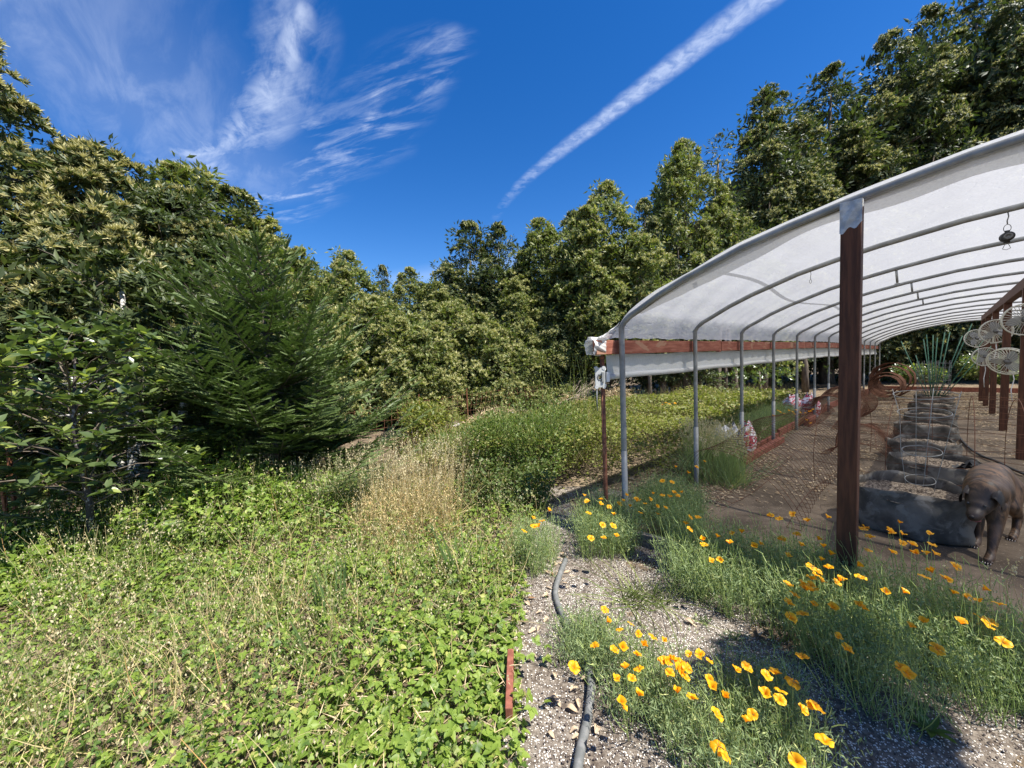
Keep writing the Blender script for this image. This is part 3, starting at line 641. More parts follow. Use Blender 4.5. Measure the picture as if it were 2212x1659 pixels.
# ------------------------------------------------------------------ rusty mesh rolls
def arch(name, label, cat, s0, s1, prof_, nring, nlong, axis, rr=.0028, wav=.03):
    """sheet of welded wire bent to a cross-section: list of (c or s, z) points"""
    org = H(s0, prof_[0][0]) if axis == 'a' else H(prof_[0][0], s0); org.z = 0
    t = thing(name, label, cat, org); mb = MB(org)
    P_ = [Vector((a, b, 0)) for a, b in prof_]
    def at(w_, k):                                      # w_ 0..1 along the section
        f = w_*(len(P_)-1); i = min(int(f), len(P_)-2); u = f-i
        p0, p1, p2, p3 = P_[max(i-1, 0)], P_[i], P_[i+1], P_[min(i+2, len(P_)-1)]
        q_ = .5*((2*p1) + (p2-p0)*u + (2*p0-5*p1+4*p2-p3)*u*u + (3*p1-p0-3*p2+p3)*u**3)
        l_ = s0 + (s1-s0)*k; a = q_.x + wav*math.sin(k*5+w_*3); z = q_.y + wav*math.sin(k*7+2+w_*4)
        g = H(l_, a) if axis == 'a' else H(a, l_); return Vector((g.x, g.y, gz(g.x, g.y) + .03 + max(0, z)))
    for i in range(nring): mb.tube([at(w_/26, i/(nring-1)) for w_ in range(27)], rr, 4)
    for j in range(nlong): mb.tube([at(j/(nlong-1), k/16) for k in range(17)], rr, 4)
    mb.build('wire_mesh', MT['rustwire'], t, True); return t
arch('wire_mesh_roll', 'sprung open roll of rusty wire mesh lying along the left pipes', 'wire mesh', .95, 4.2,
     [(.50,.0),(.18,.10),(.06,.34),(.22,.58),(.52,.62),(.84,.44),(1.04,.20),(1.12,.02),(1.02,.0)], 30, 3, 'a', .0021, .035)
arch('wire_mesh_arch', 'wide grid sheet of rusty wire mesh arched over the second grow bag', 'wire mesh', .95, 3.3,
     [(2.45,.0),(2.36,.40),(2.62,.78),(3.3,.95),(4.0,.80),(4.35,.45),(4.3,.05)], 9, 18, 'c', .0030, .05)
arch('wire_mesh_coil', 'rusty wire mesh coil beside the left kerb halfway down the floor', 'wire mesh', 6.3, 9.2,
     [(.15,.0),(.0,.3),(.2,.62),(.55,.66),(.85,.4),(.8,.1),(.5,.05)], 34, 10, 'a', .0045, .03)
arch('wire_mesh_heap', 'fan shaped heap of rusty mesh ends lying left of the middle bags', 'wire mesh', 3.9, 5.9,
     [(.75,.0),(.8,.12),(1.05,.30),(1.3,.26),(1.5,.04)], 30, 5, 'a', .0035, .05)
for k, (s0, lab) in enumerate([(15.2, 'tall rusty roll of wire mesh at the far end of the floor'), (13.5, 'lower rusty roll of wire mesh in front of the tall far roll')]):
    rr = .62 if k == 0 else .45
    arch('wire_roll', lab, 'wire mesh', s0, s0+1.5, [(.65+rr*math.cos(a)*(1-.02*i), rr+rr*math.sin(a)*(1-.02*i)) for i, a in enumerate([j*2*PI/10 - 1.2 for j in range(22)])], 26, 12, 'a', .006, .012)
# ------------------------------------------------------------------ sacks
def sack(loc, w_, d_, h_, seed, mat, label, cat='sack', yaw=0, name='soil_sack', group=None, open_=True):
    rg = random.Random(seed); ph = [rg.uniform(0, 6.3) for _ in range(5)]; t = thing(name, label, cat, loc, group, (0, 0, yaw)); mb = MB(); N = 36; K = 12; vs = []
    for i in range(K+1):
        z = i/K; rx = w_/2*(.86 + .22*math.sin(PI*min(1, z*1.15)))*(1 - .5*max(0, z-.78)/.22*(.6)); ry = d_/2*(.9+.2*math.sin(PI*z))*(1-.78*max(0, z-.6)/.4)
        for j in range(N):
            a = 2*PI*j/N; cr = .05*math.sin(5*a+ph[0]+z*5)+.035*math.sin(9*a+ph[1]-z*11)+.02*math.sin(17*a+ph[2]+z*21)
            ex = math.copysign(abs(math.cos(a))**.7, math.cos(a)); ey = math.copysign(abs(math.sin(a))**.7, math.sin(a))
            vs.append((rx*ex*(1+cr), ry*ey*(1+cr), h_*z*(1+.06*math.sin(a*2+ph[3])*z) + .03*z*math.sin(6*a+ph[4])))
    fs = [(i*N+j, i*N+(j+1)%N, (i+1)*N+(j+1)%N, (i+1)*N+j) for i in range(K) for j in range(N)] + [tuple(range(N-1,-1,-1))]
    mb.add(vs, fs); o = mb.build('sack_skin', mat, t, True); return t
p_ = G(1613, 985); sack((p_.x, p_.y, 0), .27, .20, .50, 3, MT['printbag'], 'upright red and white printed sack behind the third pipe', yaw=.5)
p_ = G(1712, 903); sack((p_.x, p_.y, .02), .46, .34, .50, 5, MT['printbag'], 'left of two red and white sacks slumped outside the far pipes', yaw=.3, group='slumped printed sacks')
p_ = G(1748, 903); sack((p_.x, p_.y, .02), .48, .36, .54, 8, MT['printbag'], 'right of two red and white sacks, with a drooping white corner', yaw=.9, group='slumped printed sacks')
p_ = G(1570, 975); wb = sack((p_.x, p_.y, 0), .46, .36, .42, 12, MT['bagplastic'], 'open grey plastic sack stuffed with dry weeds by the hedge', yaw=.2, name='plastic_sack')
for (u, v, sz, sd, lab) in [(977, 938, .34, 3, 'small dark pot with a torn white lining near the back fence'), (876, 952, .30, 4, 'dark pot with pale torn edge half hidden by the fir tree'), (1100, 905, .28, 6, 'small dark box on pale straw by the back fence')]:
    p_ = G(u, v); t = thing('plant_pot', lab, 'plant pot', (p_.x, p_.y, .02)); mb = MB()
    mb.lathe([(0,.0),(sz*.42,.0),(sz*.5,sz*.62),(sz*.52,sz*.66),(sz*.46,sz*.66),(sz*.42,sz*.5),(0,sz*.48)], (0,0,0), 24); mb.build('pot_wall', MT['felt'], t, True)
    mb = MB(); mb.grid(lambda a, b: Vector((sz*.53*math.cos(-2.6+a*2.4), sz*.53*math.sin(-2.6+a*2.4), sz*(.68 - b*(.30+.18*math.sin(a*13))))), 24, 4); mb.build('torn_lining', MT['whitepl'], t, True)
# ------------------------------------------------------------------ hoses
hp = [(1222,1210),(1208,1245),(1200,1275),(1203,1300),(1215,1328),(1229,1356),(1252,1400),(1270,1440),(1277,1475),(1274,1520),(1268,1560),(1256,1610),(1248,1660),(1240,1740)]
mb = MB(); pts = [G(u, v, .026 + .006*math.sin(i*1.7)) for i, (u, v) in enumerate(hp)]
def smooth(P_, n=5):
    out = []
    for i in range(len(P_)-1):
        p0, p1, p2, p3 = P_[max(i-1,0)], P_[i], P_[i+1], P_[min(i+2, len(P_)-1)]
        for k in range(n):
            u = k/n; out.append(.5*((2*p1) + (p2-p0)*u + (2*p0-5*p1+4*p2-p3)*u*u + (3*p1-p0-3*p2+p3)*u**3))
    return out + [P_[-1]]
mb.tube(smooth(pts), .0195, 12); tag(mb.build('garden_hose', MT['hose'], None, True), 'thick grey hose winding along the perlite path', 'hose')
mb = MB(); hq = [G(u, v, .05) for u, v in [(2055,925),(2072,945),(2090,965),(2118,984),(2150,996),(2190,1015),(2240,1035)]]
mb.tube(smooth(hq), .016, 10); tag(mb.build('drip_hose', MT['dark'], None, True), 'black hose lying on the dirt floor right of the grow bags', 'hose')
# bed edging board beside the path
a, b = G(1103, 1405, .10), G(1099, 1535, .10)
mb = MB(); mb.bar((a.x, a.y, .055), (b.x, b.y, .055), .032, .11); o = bevel(mb.build('edging_board', MT['redwood'])); tag(o, 'short red painted board edging the bramble bed beside the path', 'board')
# ------------------------------------------------------------------ dog
def fused_body(name, verts, edges, mat, parent, org, vox=.008, it=10):
    """overlapping tapered limbs fused into one continuous skin"""
    mb = MB(org)
    for i, j in edges:
        a, b = Vector(verts[i][0]), Vector(verts[j][0]); ra, rb = verts[i][1], verts[j][1]; d = b-a; L_ = d.length; d.normalize(); pts, rs = [], []
        for k in range(7): t_ = k/6*PI/2; pts.append(a - d*ra*math.cos(t_)); rs.append(max(.001, ra*math.sin(t_)))
        for k in range(1, 7): t_ = k/6*PI/2; pts.append(b + d*rb*math.sin(t_)); rs.append(max(.001, rb*math.cos(t_))) if k else None
        if L_ > 1e-4: pts.insert(7, b); rs.insert(7, rb)
        mb.tube(pts, rs, 18)
    o = mb.build(name, mat, parent, True); m = o.modifiers.new('remesh', 'REMESH'); m.mode = 'VOXEL'; m.voxel_size = vox; m.use_smooth_shade = True
    m = o.modifiers.new('smooth', 'SMOOTH'); m.factor = .5; m.iterations = it; return o
fp = G(2118, 1216, .0); fp.z = gz(fp.x, fp.y) + .024
F_ = (Vector((4.12, 3.10, 0)) - Vector((fp.x, fp.y, 0))).normalized(); N_ = Vector((-F_.y, F_.x, 0))     # F_ toward the rump, N_ away from the viewer
o_ = Vector((fp.x, fp.y, fp.z))
def dq(f, n, z): return o_ + F_*f + N_*n + UP*z
chest = dq(.15, .08, .40)
hd = D(2119, 1086, chest.y - .15)
fw = (D(2090, 1136, hd.y - .10) - hd).normalized()                      # where the muzzle points
V_ = [(dq(.74, .10, .465), .112), (dq(.56, .09, .475), .115), (dq(.43, .06, .46), .128), (dq(.31, .04, .44), .132), (dq(.20, .01, .455), .095),
      (hd - fw*.075 + UP*.045, .088), (hd - fw*.005 + UP*.012, .080), (hd + fw*.045 + UP*.002, .064), (hd + fw*.085 - UP*.010, .046), (hd + fw*.13 - UP*.012, .042), (hd + fw*.145 - UP*.012, .034)]
E_ = [(i, i+1) for i in range(10)]
def leg(root, pts):
    prev = root
    for p_, r in pts: V_.append((p_, r)); E_.append((prev, len(V_)-1)); prev = len(V_)-1
leg(3, [(dq(.19, -.02, .36), .070), (dq(.15, -.035, .24), .043), (dq(.075, -.04, .13), .030), (dq(.045, -.04, .065), .024), (dq(.01, -.04, .028), .028), (dq(-.035, -.04, .020), .025)])
leg(3, [(dq(.33, .10, .36), .066), (dq(.33, .09, .24), .041), (dq(.31, .08, .13), .029), (dq(.30, .08, .065), .024), (dq(.27, .08, .028), .028), (dq(.225, .08, .020), .025)])
leg(0, [(dq(.75, .02, .38), .090), (dq(.66, -.01, .26), .056), (dq(.755, -.03, .16), .031), (dq(.70, -.03, .06), .024), (dq(.655, -.03, .028), .027), (dq(.61, -.03, .020), .024)])
leg(0, [(dq(.74, .18, .38), .086), (dq(.62, .19, .26), .054), (dq(.68, .19, .16), .030), (dq(.62, .19, .06), .024), (dq(.58, .19, .028), .027), (dq(.535, .19, .020), .024)])
leg(0, [(dq(.87, .10, .47), .030), (dq(.97, .10, .40), .018), (dq(1.07, .10, .30), .011)])
DOGHEAD.inputs[1].default_value = tuple(hd + fw*.05 - o_)
t = thing('dog', 'brown brindle dog walking in from the right with its head lowered', 'dog', o_)
fused_body('body', V_, E_, MT['dog'], t, o_)
sd = fw.cross(UP).normalized(); hu = sd.cross(fw).normalized()         # head side (viewer's left is -sd) and head up
def ear(sg):
    b_ = hd - fw*.045 + sd*(sg*.050) + hu*.066; mb = MB(o_)
    def fn(u, v, k=0):
        w_ = .110*(1-.72*v**1.6); return b_ + fw*((u-.5)*w_ + .05*v) + sd*(sg*(.052*math.sin(min(1, v*1.5)*PI/2) + k)) + hu*(.012*math.sin(PI*min(1, v*2.2)) - .115*max(0, v-.2) + .008*(1-(2*u-1)**2))
    mb.grid(fn, 10, 10); mb.grid(lambda u, v: fn(u, v, -.010*math.sin(PI*min(.97, max(.03, u)))), 10, 10); mb.build('ear', MT['dogdark'], t, True)
ear(1); ear(-1)
mb = MB(o_); mb.lathe([(0,.013),(.011,.010),(.015,0),(.010,-.010),(0,-.012)], hd + fw*.174 + hu*.006, 14, 0, (sd, hu, fw)); mb.build('nose', MT['dogdark'], t, True)
for sg in (-1, 1):
    mb = MB(o_); mb.lathe([(0,.009),(.006,.007),(.009,0),(.006,-.007),(0,-.009)], hd + fw*.075 + sd*(sg*.040) + hu*.040, 12, 0, (sd, hu, fw)); mb.build('eye', MT['dark'], t, True)
mb = MB(o_); mb.tube([hd + fw*x + sd*y - hu*z for x, y, z in ((.12,.036,.034),(.145,.030,.038),(.163,.012,.038),(.163,-.012,.038),(.145,-.030,.038))], .0045, 8); mb.build('lip', MT['tongue'], t, True)
mb = MB(o_)
for (f, n) in ((-.035, -.04), (.225, .08), (.61, -.03), (.535, .19)):
    for k in (-1.5, -.5, .5, 1.5): mb.tube([dq(f-.002, n+k*.011, .017), dq(f-.024+.004*abs(k), n+k*.0125, .010)], [.011, .008], 8)
mb.build('toe', MT['dog'], t, True)
mb = MB(o_)
for (f, n) in ((-.035, -.04), (.225, .08), (.61, -.03), (.535, .19)):
    for k in (-1.5, -.5, .5, 1.5): mb.tube([dq(f-.026+.004*abs(k), n+k*.0125, .011), dq(f-.037+.004*abs(k), n+k*.013, .004)], [.0035, .0015], 6)
mb.build('claw', MT['dogpale'], t, True)
# ------------------------------------------------------------------ foliage helpers
def unit(a): return a/np.maximum(np.linalg.norm(a, axis=-1, keepdims=True), 1e-9)
def frames(d, n):
    """rows: X (across), Y (along d), Z (near n)"""
    Y = unit(d); X = unit(np.cross(Y, n)); Z = np.cross(X, Y); return np.stack([X, Y, Z], 1)
def scatter(tpl, pos, B, sc_):
    V, T = tpl; n = len(pos)
    W = np.einsum('vi,nij->nvj', V, B) * np.reshape(sc_, (-1, 1, 1)) + pos[:, None, :]
    return W.reshape(-1, 3), (T[None] + (np.arange(n)*len(V))[:, None, None]).reshape(-1, 3)
class FB:
    """stacks triangle batches with material slots"""
    def __init__(s): s.V, s.T, s.M, s.n = [], [], [], 0
    def add(s, VT, m=0):
        V, T = VT; s.V.append(V); s.T.append(T + s.n); s.M.append(np.full(len(T), m) if np.isscalar(m) else m); s.n += len(V)
    def arrays(s): return np.concatenate(s.V), np.concatenate(s.T), np.concatenate(s.M)
    def mesh(s, name, mats): V, T, Mi = s.arrays(); return npmesh(name, V, T, mats, Mi)
def rv(n, k=3): return RNG.normal(size=(n, k))
LEAF2 = (np.array([[0,0,0],[.5,.42,.10],[0,1,-.06],[-.5,.42,.10]], float), np.array([[0,1,2],[0,2,3]]))
LEAF4 = (np.array([[0,0,0],[.5,.38,.12],[0,1,-.12],[-.5,.38,.12],[0,.45,0],[.36,.7,.06],[-.36,.7,.06]], float), np.array([[0,1,4],[1,5,4],[5,2,4],[0,4,3],[3,4,6],[6,4,2]]))
def wide(tpl, w): V = tpl[0].copy(); V[:, 0] *= w; V[:, 2] *= max(w, .3); return V, tpl[1]
def serrated(w=.72, n=6):
    ed = []
    for i in range(1, n+1):
        t = i/(n+1); a = w*.5*math.sin(PI*t**.75)*(1.0)
        ed += [(a, t-.03), (a*.82, t+.055)] if i < n else [(a, t)]
    V = [(0,0,0), (0,1,-.10)]; mid = [(0, .33, -.02), (0, .66, -.03)]
    V += [(x, y, .13*x/w*2 + .02*math.sin(i*PI)) for i, (x, y) in enumerate(ed)]; k = len(ed)
    V += [(-x, y, .13*x/w*2) for x, y in ed]; V += [(m[0], m[1], m[2]) for m in mid]; m0, m1 = 2+2*k, 3+2*k
    T = []
    for sd_, flip in ((2, False), (2+k, True)):
        chain = [0] + [sd_+i for i in range(k)] + [1]
        for i in range(len(chain)-1):
            c = m0 if (V[chain[i]][1] + V[chain[i+1]][1])/2 < .5 else m1
            T.append((chain[i], chain[i+1], c) if not flip else (chain[i+1], chain[i], c))
        j = next(i for i in range(len(chain)-1) if (V[chain[i]][1]+V[chain[i+1]][1])/2 >= .5)
        T.append((chain[j], m1, m0) if not flip else (m0, m1, chain[j]))
    T += [(0, m0, m0)] if False else []
    return np.array(V, float), np.array(T)
def trifoliate(leaf, side=.8):
    Vs, Ts, n = [], [], 0
    for ang, y0, s in ((0, .55, 1), (1.15, .5, side), (-1.15, .5, side)):
        c, sn = math.cos(ang), math.sin(ang); V = leaf[0]*s
        R_ = np.stack([V[:,0]*c + V[:,1]*sn, -V[:,0]*sn + V[:,1]*c, V[:,2] - .12*V[:,1]], 1) + np.array([0, y0, 0])
        Vs.append(R_); Ts.append(leaf[1]+n); n += len(V)
    Vs.append(np.array([[-.012,0,-.02],[.012,0,-.02],[0,.6,0]])); Ts.append(np.array([[0,1,2]])+n)
    return np.concatenate(Vs), np.concatenate(Ts)
def blades(base, tip, bow, r, seg=4, flat=False, taper=.35):
    """bent stems: base/tip/bow (N,3), r (N,)"""
    n = len(base); k = 2 if flat else 3; t = np.linspace(0, 1, seg+1)[None, :, None]
    mid = (base+tip)/2 + bow; P_ = (1-t)**2*base[:,None] + 2*t*(1-t)*mid[:,None] + t*t*tip[:,None]
    side = unit(np.cross(tip-base, rv(n)+np.array([0,0,.01]))); s2 = unit(np.cross(tip-base, side))
    w = (np.reshape(r, (-1,1,1))*(1-(1-taper)*t)); rings = []
    for j in range(k):
        a = 2*PI*j/k; rings.append(P_ + (side*math.cos(a) + s2*math.sin(a))[:, None]*w)
    V = np.stack(rings, 2).reshape(n, -1, 3); T = []
    for i in range(seg):
        for j in range(k if k > 2 else 1):
            a, b, c, d_ = i*k+j, i*k+(j+1)%k, (i+1)*k+(j+1)%k, (i+1)*k+j; T += [(a,b,c),(a,c,d_)]
    T = np.array(T); return V.reshape(-1,3), (T[None]+(np.arange(n)*V.shape[1])[:,None,None]).reshape(-1,3)
def sn2(x, y, f=1.0, s=0.0):
    return (np.sin(x*1.7*f+s+1.3*np.sin(y*1.1*f+s)) + np.sin(y*2.3*f-s*2+1.1*np.sin(x*1.9*f)) + .6*np.sin((x+y)*3.7*f+s*3))/2.6
def inpoly(P_, poly):
    x, y = P_[:,0], P_[:,1]; ins = np.zeros(len(P_), bool); j = len(poly)-1
    for i in range(len(poly)):
        xi, yi = poly[i][:2]; xj, yj = poly[j][:2]
        ins ^= ((yi > y) != (yj > y)) & (x < (xj-xi)*(y-yi)/((yj-yi) if yj != yi else 1e-9) + xi); j = i
    return ins
def fill(poly, dens):
    a = np.array([p[:2] for p in poly]); lo, hi = a.min(0), a.max(0); n = int(np.prod(hi-lo)*dens)
    P_ = lo + RNG.random((n, 2))*(hi-lo); return P_[inpoly(P_, a)]
def updirs(n, tilt):
    N_ = rv(n)*tilt; N_[:,2] = 1; return unit(N_)
def xyz(P_, z): return np.column_stack([P_, np.broadcast_to(z, (len(P_),)) + ground(P_[:,0], P_[:,1])])
# ------------------------------------------------------------------ bramble bed in front
def bed_h(x, y):
    e = np.clip((edge_x(y) - x)/.35, 0, 1); h = .15 + .07*sn2(x, y, 1.6) + .04*sn2(x, y, 4, 2)
    h = h + .28*np.exp(-(((x+2.7)/.9)**2 + ((y-3.75)/.7)**2)) + .12*np.clip((-x-2.2)/2, 0, 1) + .14*np.clip((y-2.6)/2, 0, 1)
    return np.maximum(.04, h*(.35+.65*e))
LB = trifoliate(serrated()); LB4 = trifoliate(wide(LEAF4, .7))
fb = FB()
def bed(poly, dens, smin, smax, tpl, m, tilt=.45, low=0.0, keep=None):
    P_ = fill(poly, dens)
    if keep is not None: P_ = P_[keep(P_)]
    n = len(P_); h = bed_h(P_[:,0], P_[:,1]); z = h*(1 - low*RNG.random(n)**1.5) + .02*rv(n,1)[:,0]
    nr = updirs(n, tilt); d_ = rv(n); d_[:,2] = -.15 + .2*rv(n,1)[:,0]
    fb.add(scatter(tpl, xyz(P_, np.maximum(z, .01)), frames(d_, nr), smin + (smax-smin)*RNG.random(n)), m)
ey = [1.0, 1.5, 2.1, 2.7, 3.3, 3.9]
front = [(-3.0,.55),(-.02,.75)] + [(edge_x(y)+.0, y) for y in ey[1:4]] + [(.02,3.0),(-3.6,3.0),(-2.6,1.6)]
back = [(-3.4,1.9),(-2.6,2.6),(.02,2.6)] + [(edge_x(y)-.02, y) for y in (3.3, 3.9, 4.3)] + [(-1.5,4.6),(-2.1,5.2),(-3.4,4.5),(-5.4,4.1),(-6.2,2.6)]
green = lambda P_: RNG.random(len(P_)) < np.clip(.62 + .75*sn2(P_[:,0], P_[:,1], 1.1, .7) + .5*np.clip(P_[:,0]+1.1, -.6, .8), .30, 1)
bed(front, 800, .022, .042, LB, 0, .5, .7, green); bed(front, 520, .014, .026, LB4, 0, .5, .3); bed(back, 760, .022, .040, LB4, 0, .5, .6)
bed(front, 420, .016, .032, LB4, 2, .6, .6); bed(front, 300, .014, .026, LB4, 1, .6, .3); bed(back, 300, .02, .038, LB4, 2, .6, .5)
bed([(-1.2,1.2),(-.05,1.2),(.0,2.5),(-.5,2.6)], 420, .034, .056, LB, 0, .4, .3)
V, T, Mi = fb.arrays()
tag(link('bramble_groundcover', npmesh('bramble_groundcover', V, T, [MT['bramble'], MT['grass'], MT['shrub']], Mi)), 'low mat of bright green bramble leaves left of the path', 'ground cover', kind='stuff')
# trailing canes of that bed out on the path
def cane(p0, p1, n, s, label):
    fb = FB(); a, b = Vector(p0), Vector(p1); pts = np.array([a.lerp(b, i/n) + Vector((.02*math.sin(i*2), .02*math.cos(i*3), .05*math.sin(PI*i/n))) for i in range(n+1)])
    fb.add(blades(pts[:-1], pts[1:], np.zeros_like(pts[1:]), np.full(n, .002), 1), 1)
    fb.add(scatter(LB, pts, frames(rv(n+1)*[1,1,.2], updirs(n+1, .4)), s*(.7+.6*RNG.random(n+1))), 0)
    tag(link('bramble_runner', fb.mesh('bramble_runner', [MT['bramble'], MT['cane']])), label, 'bramble', 'bramble runners on the path')
cane((-.02,1.85,.12), (.12,1.95,.05), 5, .036, 'leafy bramble runner creeping onto the path beside the top of the red board'); cane((-.03,1.62,.10), (.06,1.62,.05), 4, .04, 'leafy bramble runner at the near end of the red board'); cane((.05,2.9,.2), (.2,3.0,.08), 5, .04, 'bramble runner where the hose disappears, far from the red board')
fb = FB(); P_ = np.concatenate([fill(front, 800), fill(back, 600)]); n = len(P_); d_ = rv(n)*[1,1,.25]
fb.add(scatter(wide(LEAF2,.055), xyz(P_, .01+.10*RNG.random(n)**2), frames(d_, updirs(n,.4)), .04+.06*RNG.random(n)), 0)
tag(link('dry_litter', fb.mesh('dry_litter', [MT['straw']])), 'pale dead grass litter under the bramble leaves', 'litter', kind='stuff')
# ------------------------------------------------------------------ grasses in the bed
fb = FB(); P_ = fill(front+[], 300); k = RNG.random(len(P_)) < np.clip(.45 - .55*sn2(P_[:,0], P_[:,1], 1.1, .7), .06, .9); P_ = P_[k & (P_[:,0] < edge_x(P_[:,1])-.1)]
P2 = fill(back, 230); k = RNG.random(len(P2)) < .35 + .3*sn2(P2[:,0], P2[:,1], .9, 3); P_ = np.concatenate([P_, P2[k]])
n = len(P_); h = bed_h(P_[:,0], P_[:,1])
for rep in range(3):
    b_ = xyz(P_ + .05*rv(n,2), .0); ln = h + .02 + .22*RNG.random(n)**1.3; tp = b_ + np.column_stack([.14*rv(n,2), ln])
    fb.add(blades(b_, tp, .04*rv(n), .0016+.0012*RNG.random(n), 3, True), rep % 3 if rep < 2 else 2)
    if rep < 2:
        for j in range(4):
            q_ = tp + np.column_stack([.022*rv(n,2), -.012*j - .012*RNG.random(n)]); fb.add(scatter(wide(LEAF2, .55), q_, frames(np.column_stack([.4*rv(n,2), -np.ones(n)]), rv(n)), .011+.007*RNG.random(n)), 3)
V, T, Mi = fb.arrays()
tag(link('quaking_grass', npmesh('quaking_grass', V, T, [MT['dry'], MT['grass'], MT['grass'], MT['seed']], Mi)), 'thin beige seeding grass growing through the brambles', 'grass', kind='stuff')
# tall foxtail-like heads standing out of the bed, each its own plant
def tall_grass(name, label, c, rx, ry, n, h0, h1, mats, head=.09, lean=(0,0), blade=True, group=None):
    c = Vector(c); fb = FB(); a = RNG.random(n)*2*PI; r = np.sqrt(RNG.random(n)); b_ = np.column_stack([rx*r*np.cos(a), ry*r*np.sin(a), np.zeros(n)])
    ln = h0+(h1-h0)*RNG.random(n); tp = b_ + np.column_stack([.16*ln*rv(n,1)[:,0]+lean[0]*ln, .16*ln*rv(n,1)[:,0]+lean[1]*ln, ln])
    fb.add(blades(b_, tp, .05*rv(n), .0014+.0010*RNG.random(n), 4), 0)
    if head:
        d_ = unit(tp-b_)
        for j in range(9):
            f = j/9; q_ = tp - d_*(head*f)[..., None] if False else tp - d_*head*f
            fb.add(scatter(wide(LEAF2, .5), q_ + .005*rv(n), frames(d_ + .5*rv(n), rv(n)), (.014+.008*RNG.random(n))), 1)
    if blade:
        m = n//2; fb.add(blades(b_[:m], b_[:m] + np.column_stack([.25*rv(m,2), ln[:m]*.6]), .06*rv(m), .003+.001*RNG.random(m), 4, True), 2)
    return tag(link(name, fb.mesh(name, [MT[k] for k in mats]), None, c), label, 'grass', group)
tall_grass('dry_grass', 'tall stand of golden dry grass in front of the fir tree', (-1.10, 3.80, 0), .56, .5, 520, .30, .86, ('dry', 'seed', 'dry'), .10, (.10,.05))
tall_grass('dry_grass', 'orange tinted fringe of dry grass in front of the golden stand', (-1.0, 3.42, 0), .5, .36, 300, .22, .5, ('dry', 'dry', 'dry'), .08)
tall_grass('dry_grass', 'thinner pale dry grass left of the golden stand', (-1.75, 3.95, 0), .45, .45, 160, .3, .72, ('grass', 'seed', 'grass'), .11, (.2,0))
tall_grass('foxtail_grass', 'pale foxtail heads leaning over the brambles by the left wire fence', (-2.75, 2.75, .02), .45, .25, 26, .45, .62, ('grass', 'seed', 'grass'), .12, (.35, .05))
tall_grass('foxtail_grass', 'upright pale foxtail stalks in the near left of the bramble bed', (-2.35, 2.1, .02), .4, .4, 34, .35, .52, ('grass', 'seed', 'grass'), .10, (.05, .1))
tall_grass('foxtail_grass', 'few pale foxtail stalks at the right edge above the dirt floor', G(2120, 1390, .0), .30, .24, 16, .28, .46, ('dry', 'seed', 'grass'), .085, (-.1, .1))
tall_grass('dry_grass', 'thin dry grass between the hedge and the back fence', (-.6, 7.4, 0), 1.3, .9, 420, .2, .5, ('dry', 'seed', 'grass'), .10)
tall_grass('green_grass', 'tall green grass tussock beside the second pipe', G(1545, 1035), .30, .48, 760, .40, .72, ('poppy_stem', 'seed', 'poppy_leaf'), .05)
tall_grass('green_grass', 'pale flattened grass tuft on the path below the pole poppies', G(1385, 1300), .20, .10, 130, .06, .16, ('grass', 'grass', 'grass'), 0, (.6, -.2))
# strap-leaved plants
def strap(name, label, c, n, h, lean):
    fb = FB(); a = RNG.random(n)*6.28; b_ = np.column_stack([.05*np.cos(a), .05*np.sin(a), np.zeros(n)]); ln = h*(.6+.4*RNG.random(n))
    tp = np.column_stack([lean*np.cos(a)*ln, lean*np.sin(a)*ln, ln]); fb.add(blades(b_, tp, .03*rv(n), .011+.004*RNG.random(n), 6, True, .12), 0)
    return tag(link(name, fb.mesh(name, [MT['iris']]), None, c), label, 'plant', 'strap leaved plants')
strap('iris_plant', 'grey green iris fan in the middle of the bramble bed', G(715, 1345), 16, .46, .25); strap('iris_plant', 'yellow green iris leaves at the foot of the dark bramble mound', G(1000, 1255), 10, .50, .45)
strap('iris_plant', 'small iris tuft low in the near bramble bed, left of the middle', G(690, 1420), 7, .34, .5)
# ------------------------------------------------------------------ bramble hedge beyond
LH = trifoliate(wide(LEAF2, .75)); fb = FB()
def hedge_edge(P_):
    s, c = W2H(P_[:,0], P_[:,1]); return np.clip((-.42 - c)/.7, 0, 1)*np.clip((s+2.5)/.8, 0, 1)
def hedge_h(x, y):
    h = .54 + .13*sn2(x, y, .8, 1) + .08*sn2(x, y, 2.2, 2) + .05*sn2(x, y, 5, 4); s, c = W2H(x, y)
    h = h + .22*np.exp(-(((x-.0)/.9)**2 + ((y-4.5)/.5)**2)) - .1*np.clip((y-8)/4, 0, 1) - .12*np.clip((-x)/2, 0, 1)
    return h*np.sqrt(np.clip((-.40-c)/.5, 0, 1))
poly = [(.45,4.15),(.70,4.45)] + [tuple(H(s, -.42))[:2] for s in (1.6, 3, 5, 7, 9, 10.5)] + [(6.6,11.4),(4,11.2),(2.2,10.2),(1.1,8.6),(-.2,7.0),(-1.2,6.0),(-1.7,5.2),(-1.0,4.4)]
P_ = fill(poly, 1700); dn = np.clip(6/np.hypot(P_[:,0], P_[:,1]), .4, 1); P_ = P_[RNG.random(len(P_)) < dn]
n = len(P_); h = hedge_h(P_[:,0], P_[:,1]); top = RNG.random(n) < .72; z = np.where(top, h + .03*rv(n,1)[:,0], h*RNG.random(n)); s_ = (.018+.018*RNG.random(n))*np.clip(np.hypot(P_[:,0], P_[:,1])/5.5, 1, 1.7)
fb.add(scatter(LH, xyz(P_, np.maximum(.02, z)), frames(rv(n)*[1,1,.3], updirs(n, .55)), s_), 0)
P2 = fill(poly, 110); m = len(P2); h = hedge_h(P2[:,0], P2[:,1]); b_ = xyz(P2, h*.4); fb.add(blades(b_, b_ + np.column_stack([.2*rv(m,2), h*.6+.30*RNG.random(m)**1.5]), .05*rv(m), np.full(m,.0025), 3), 1)
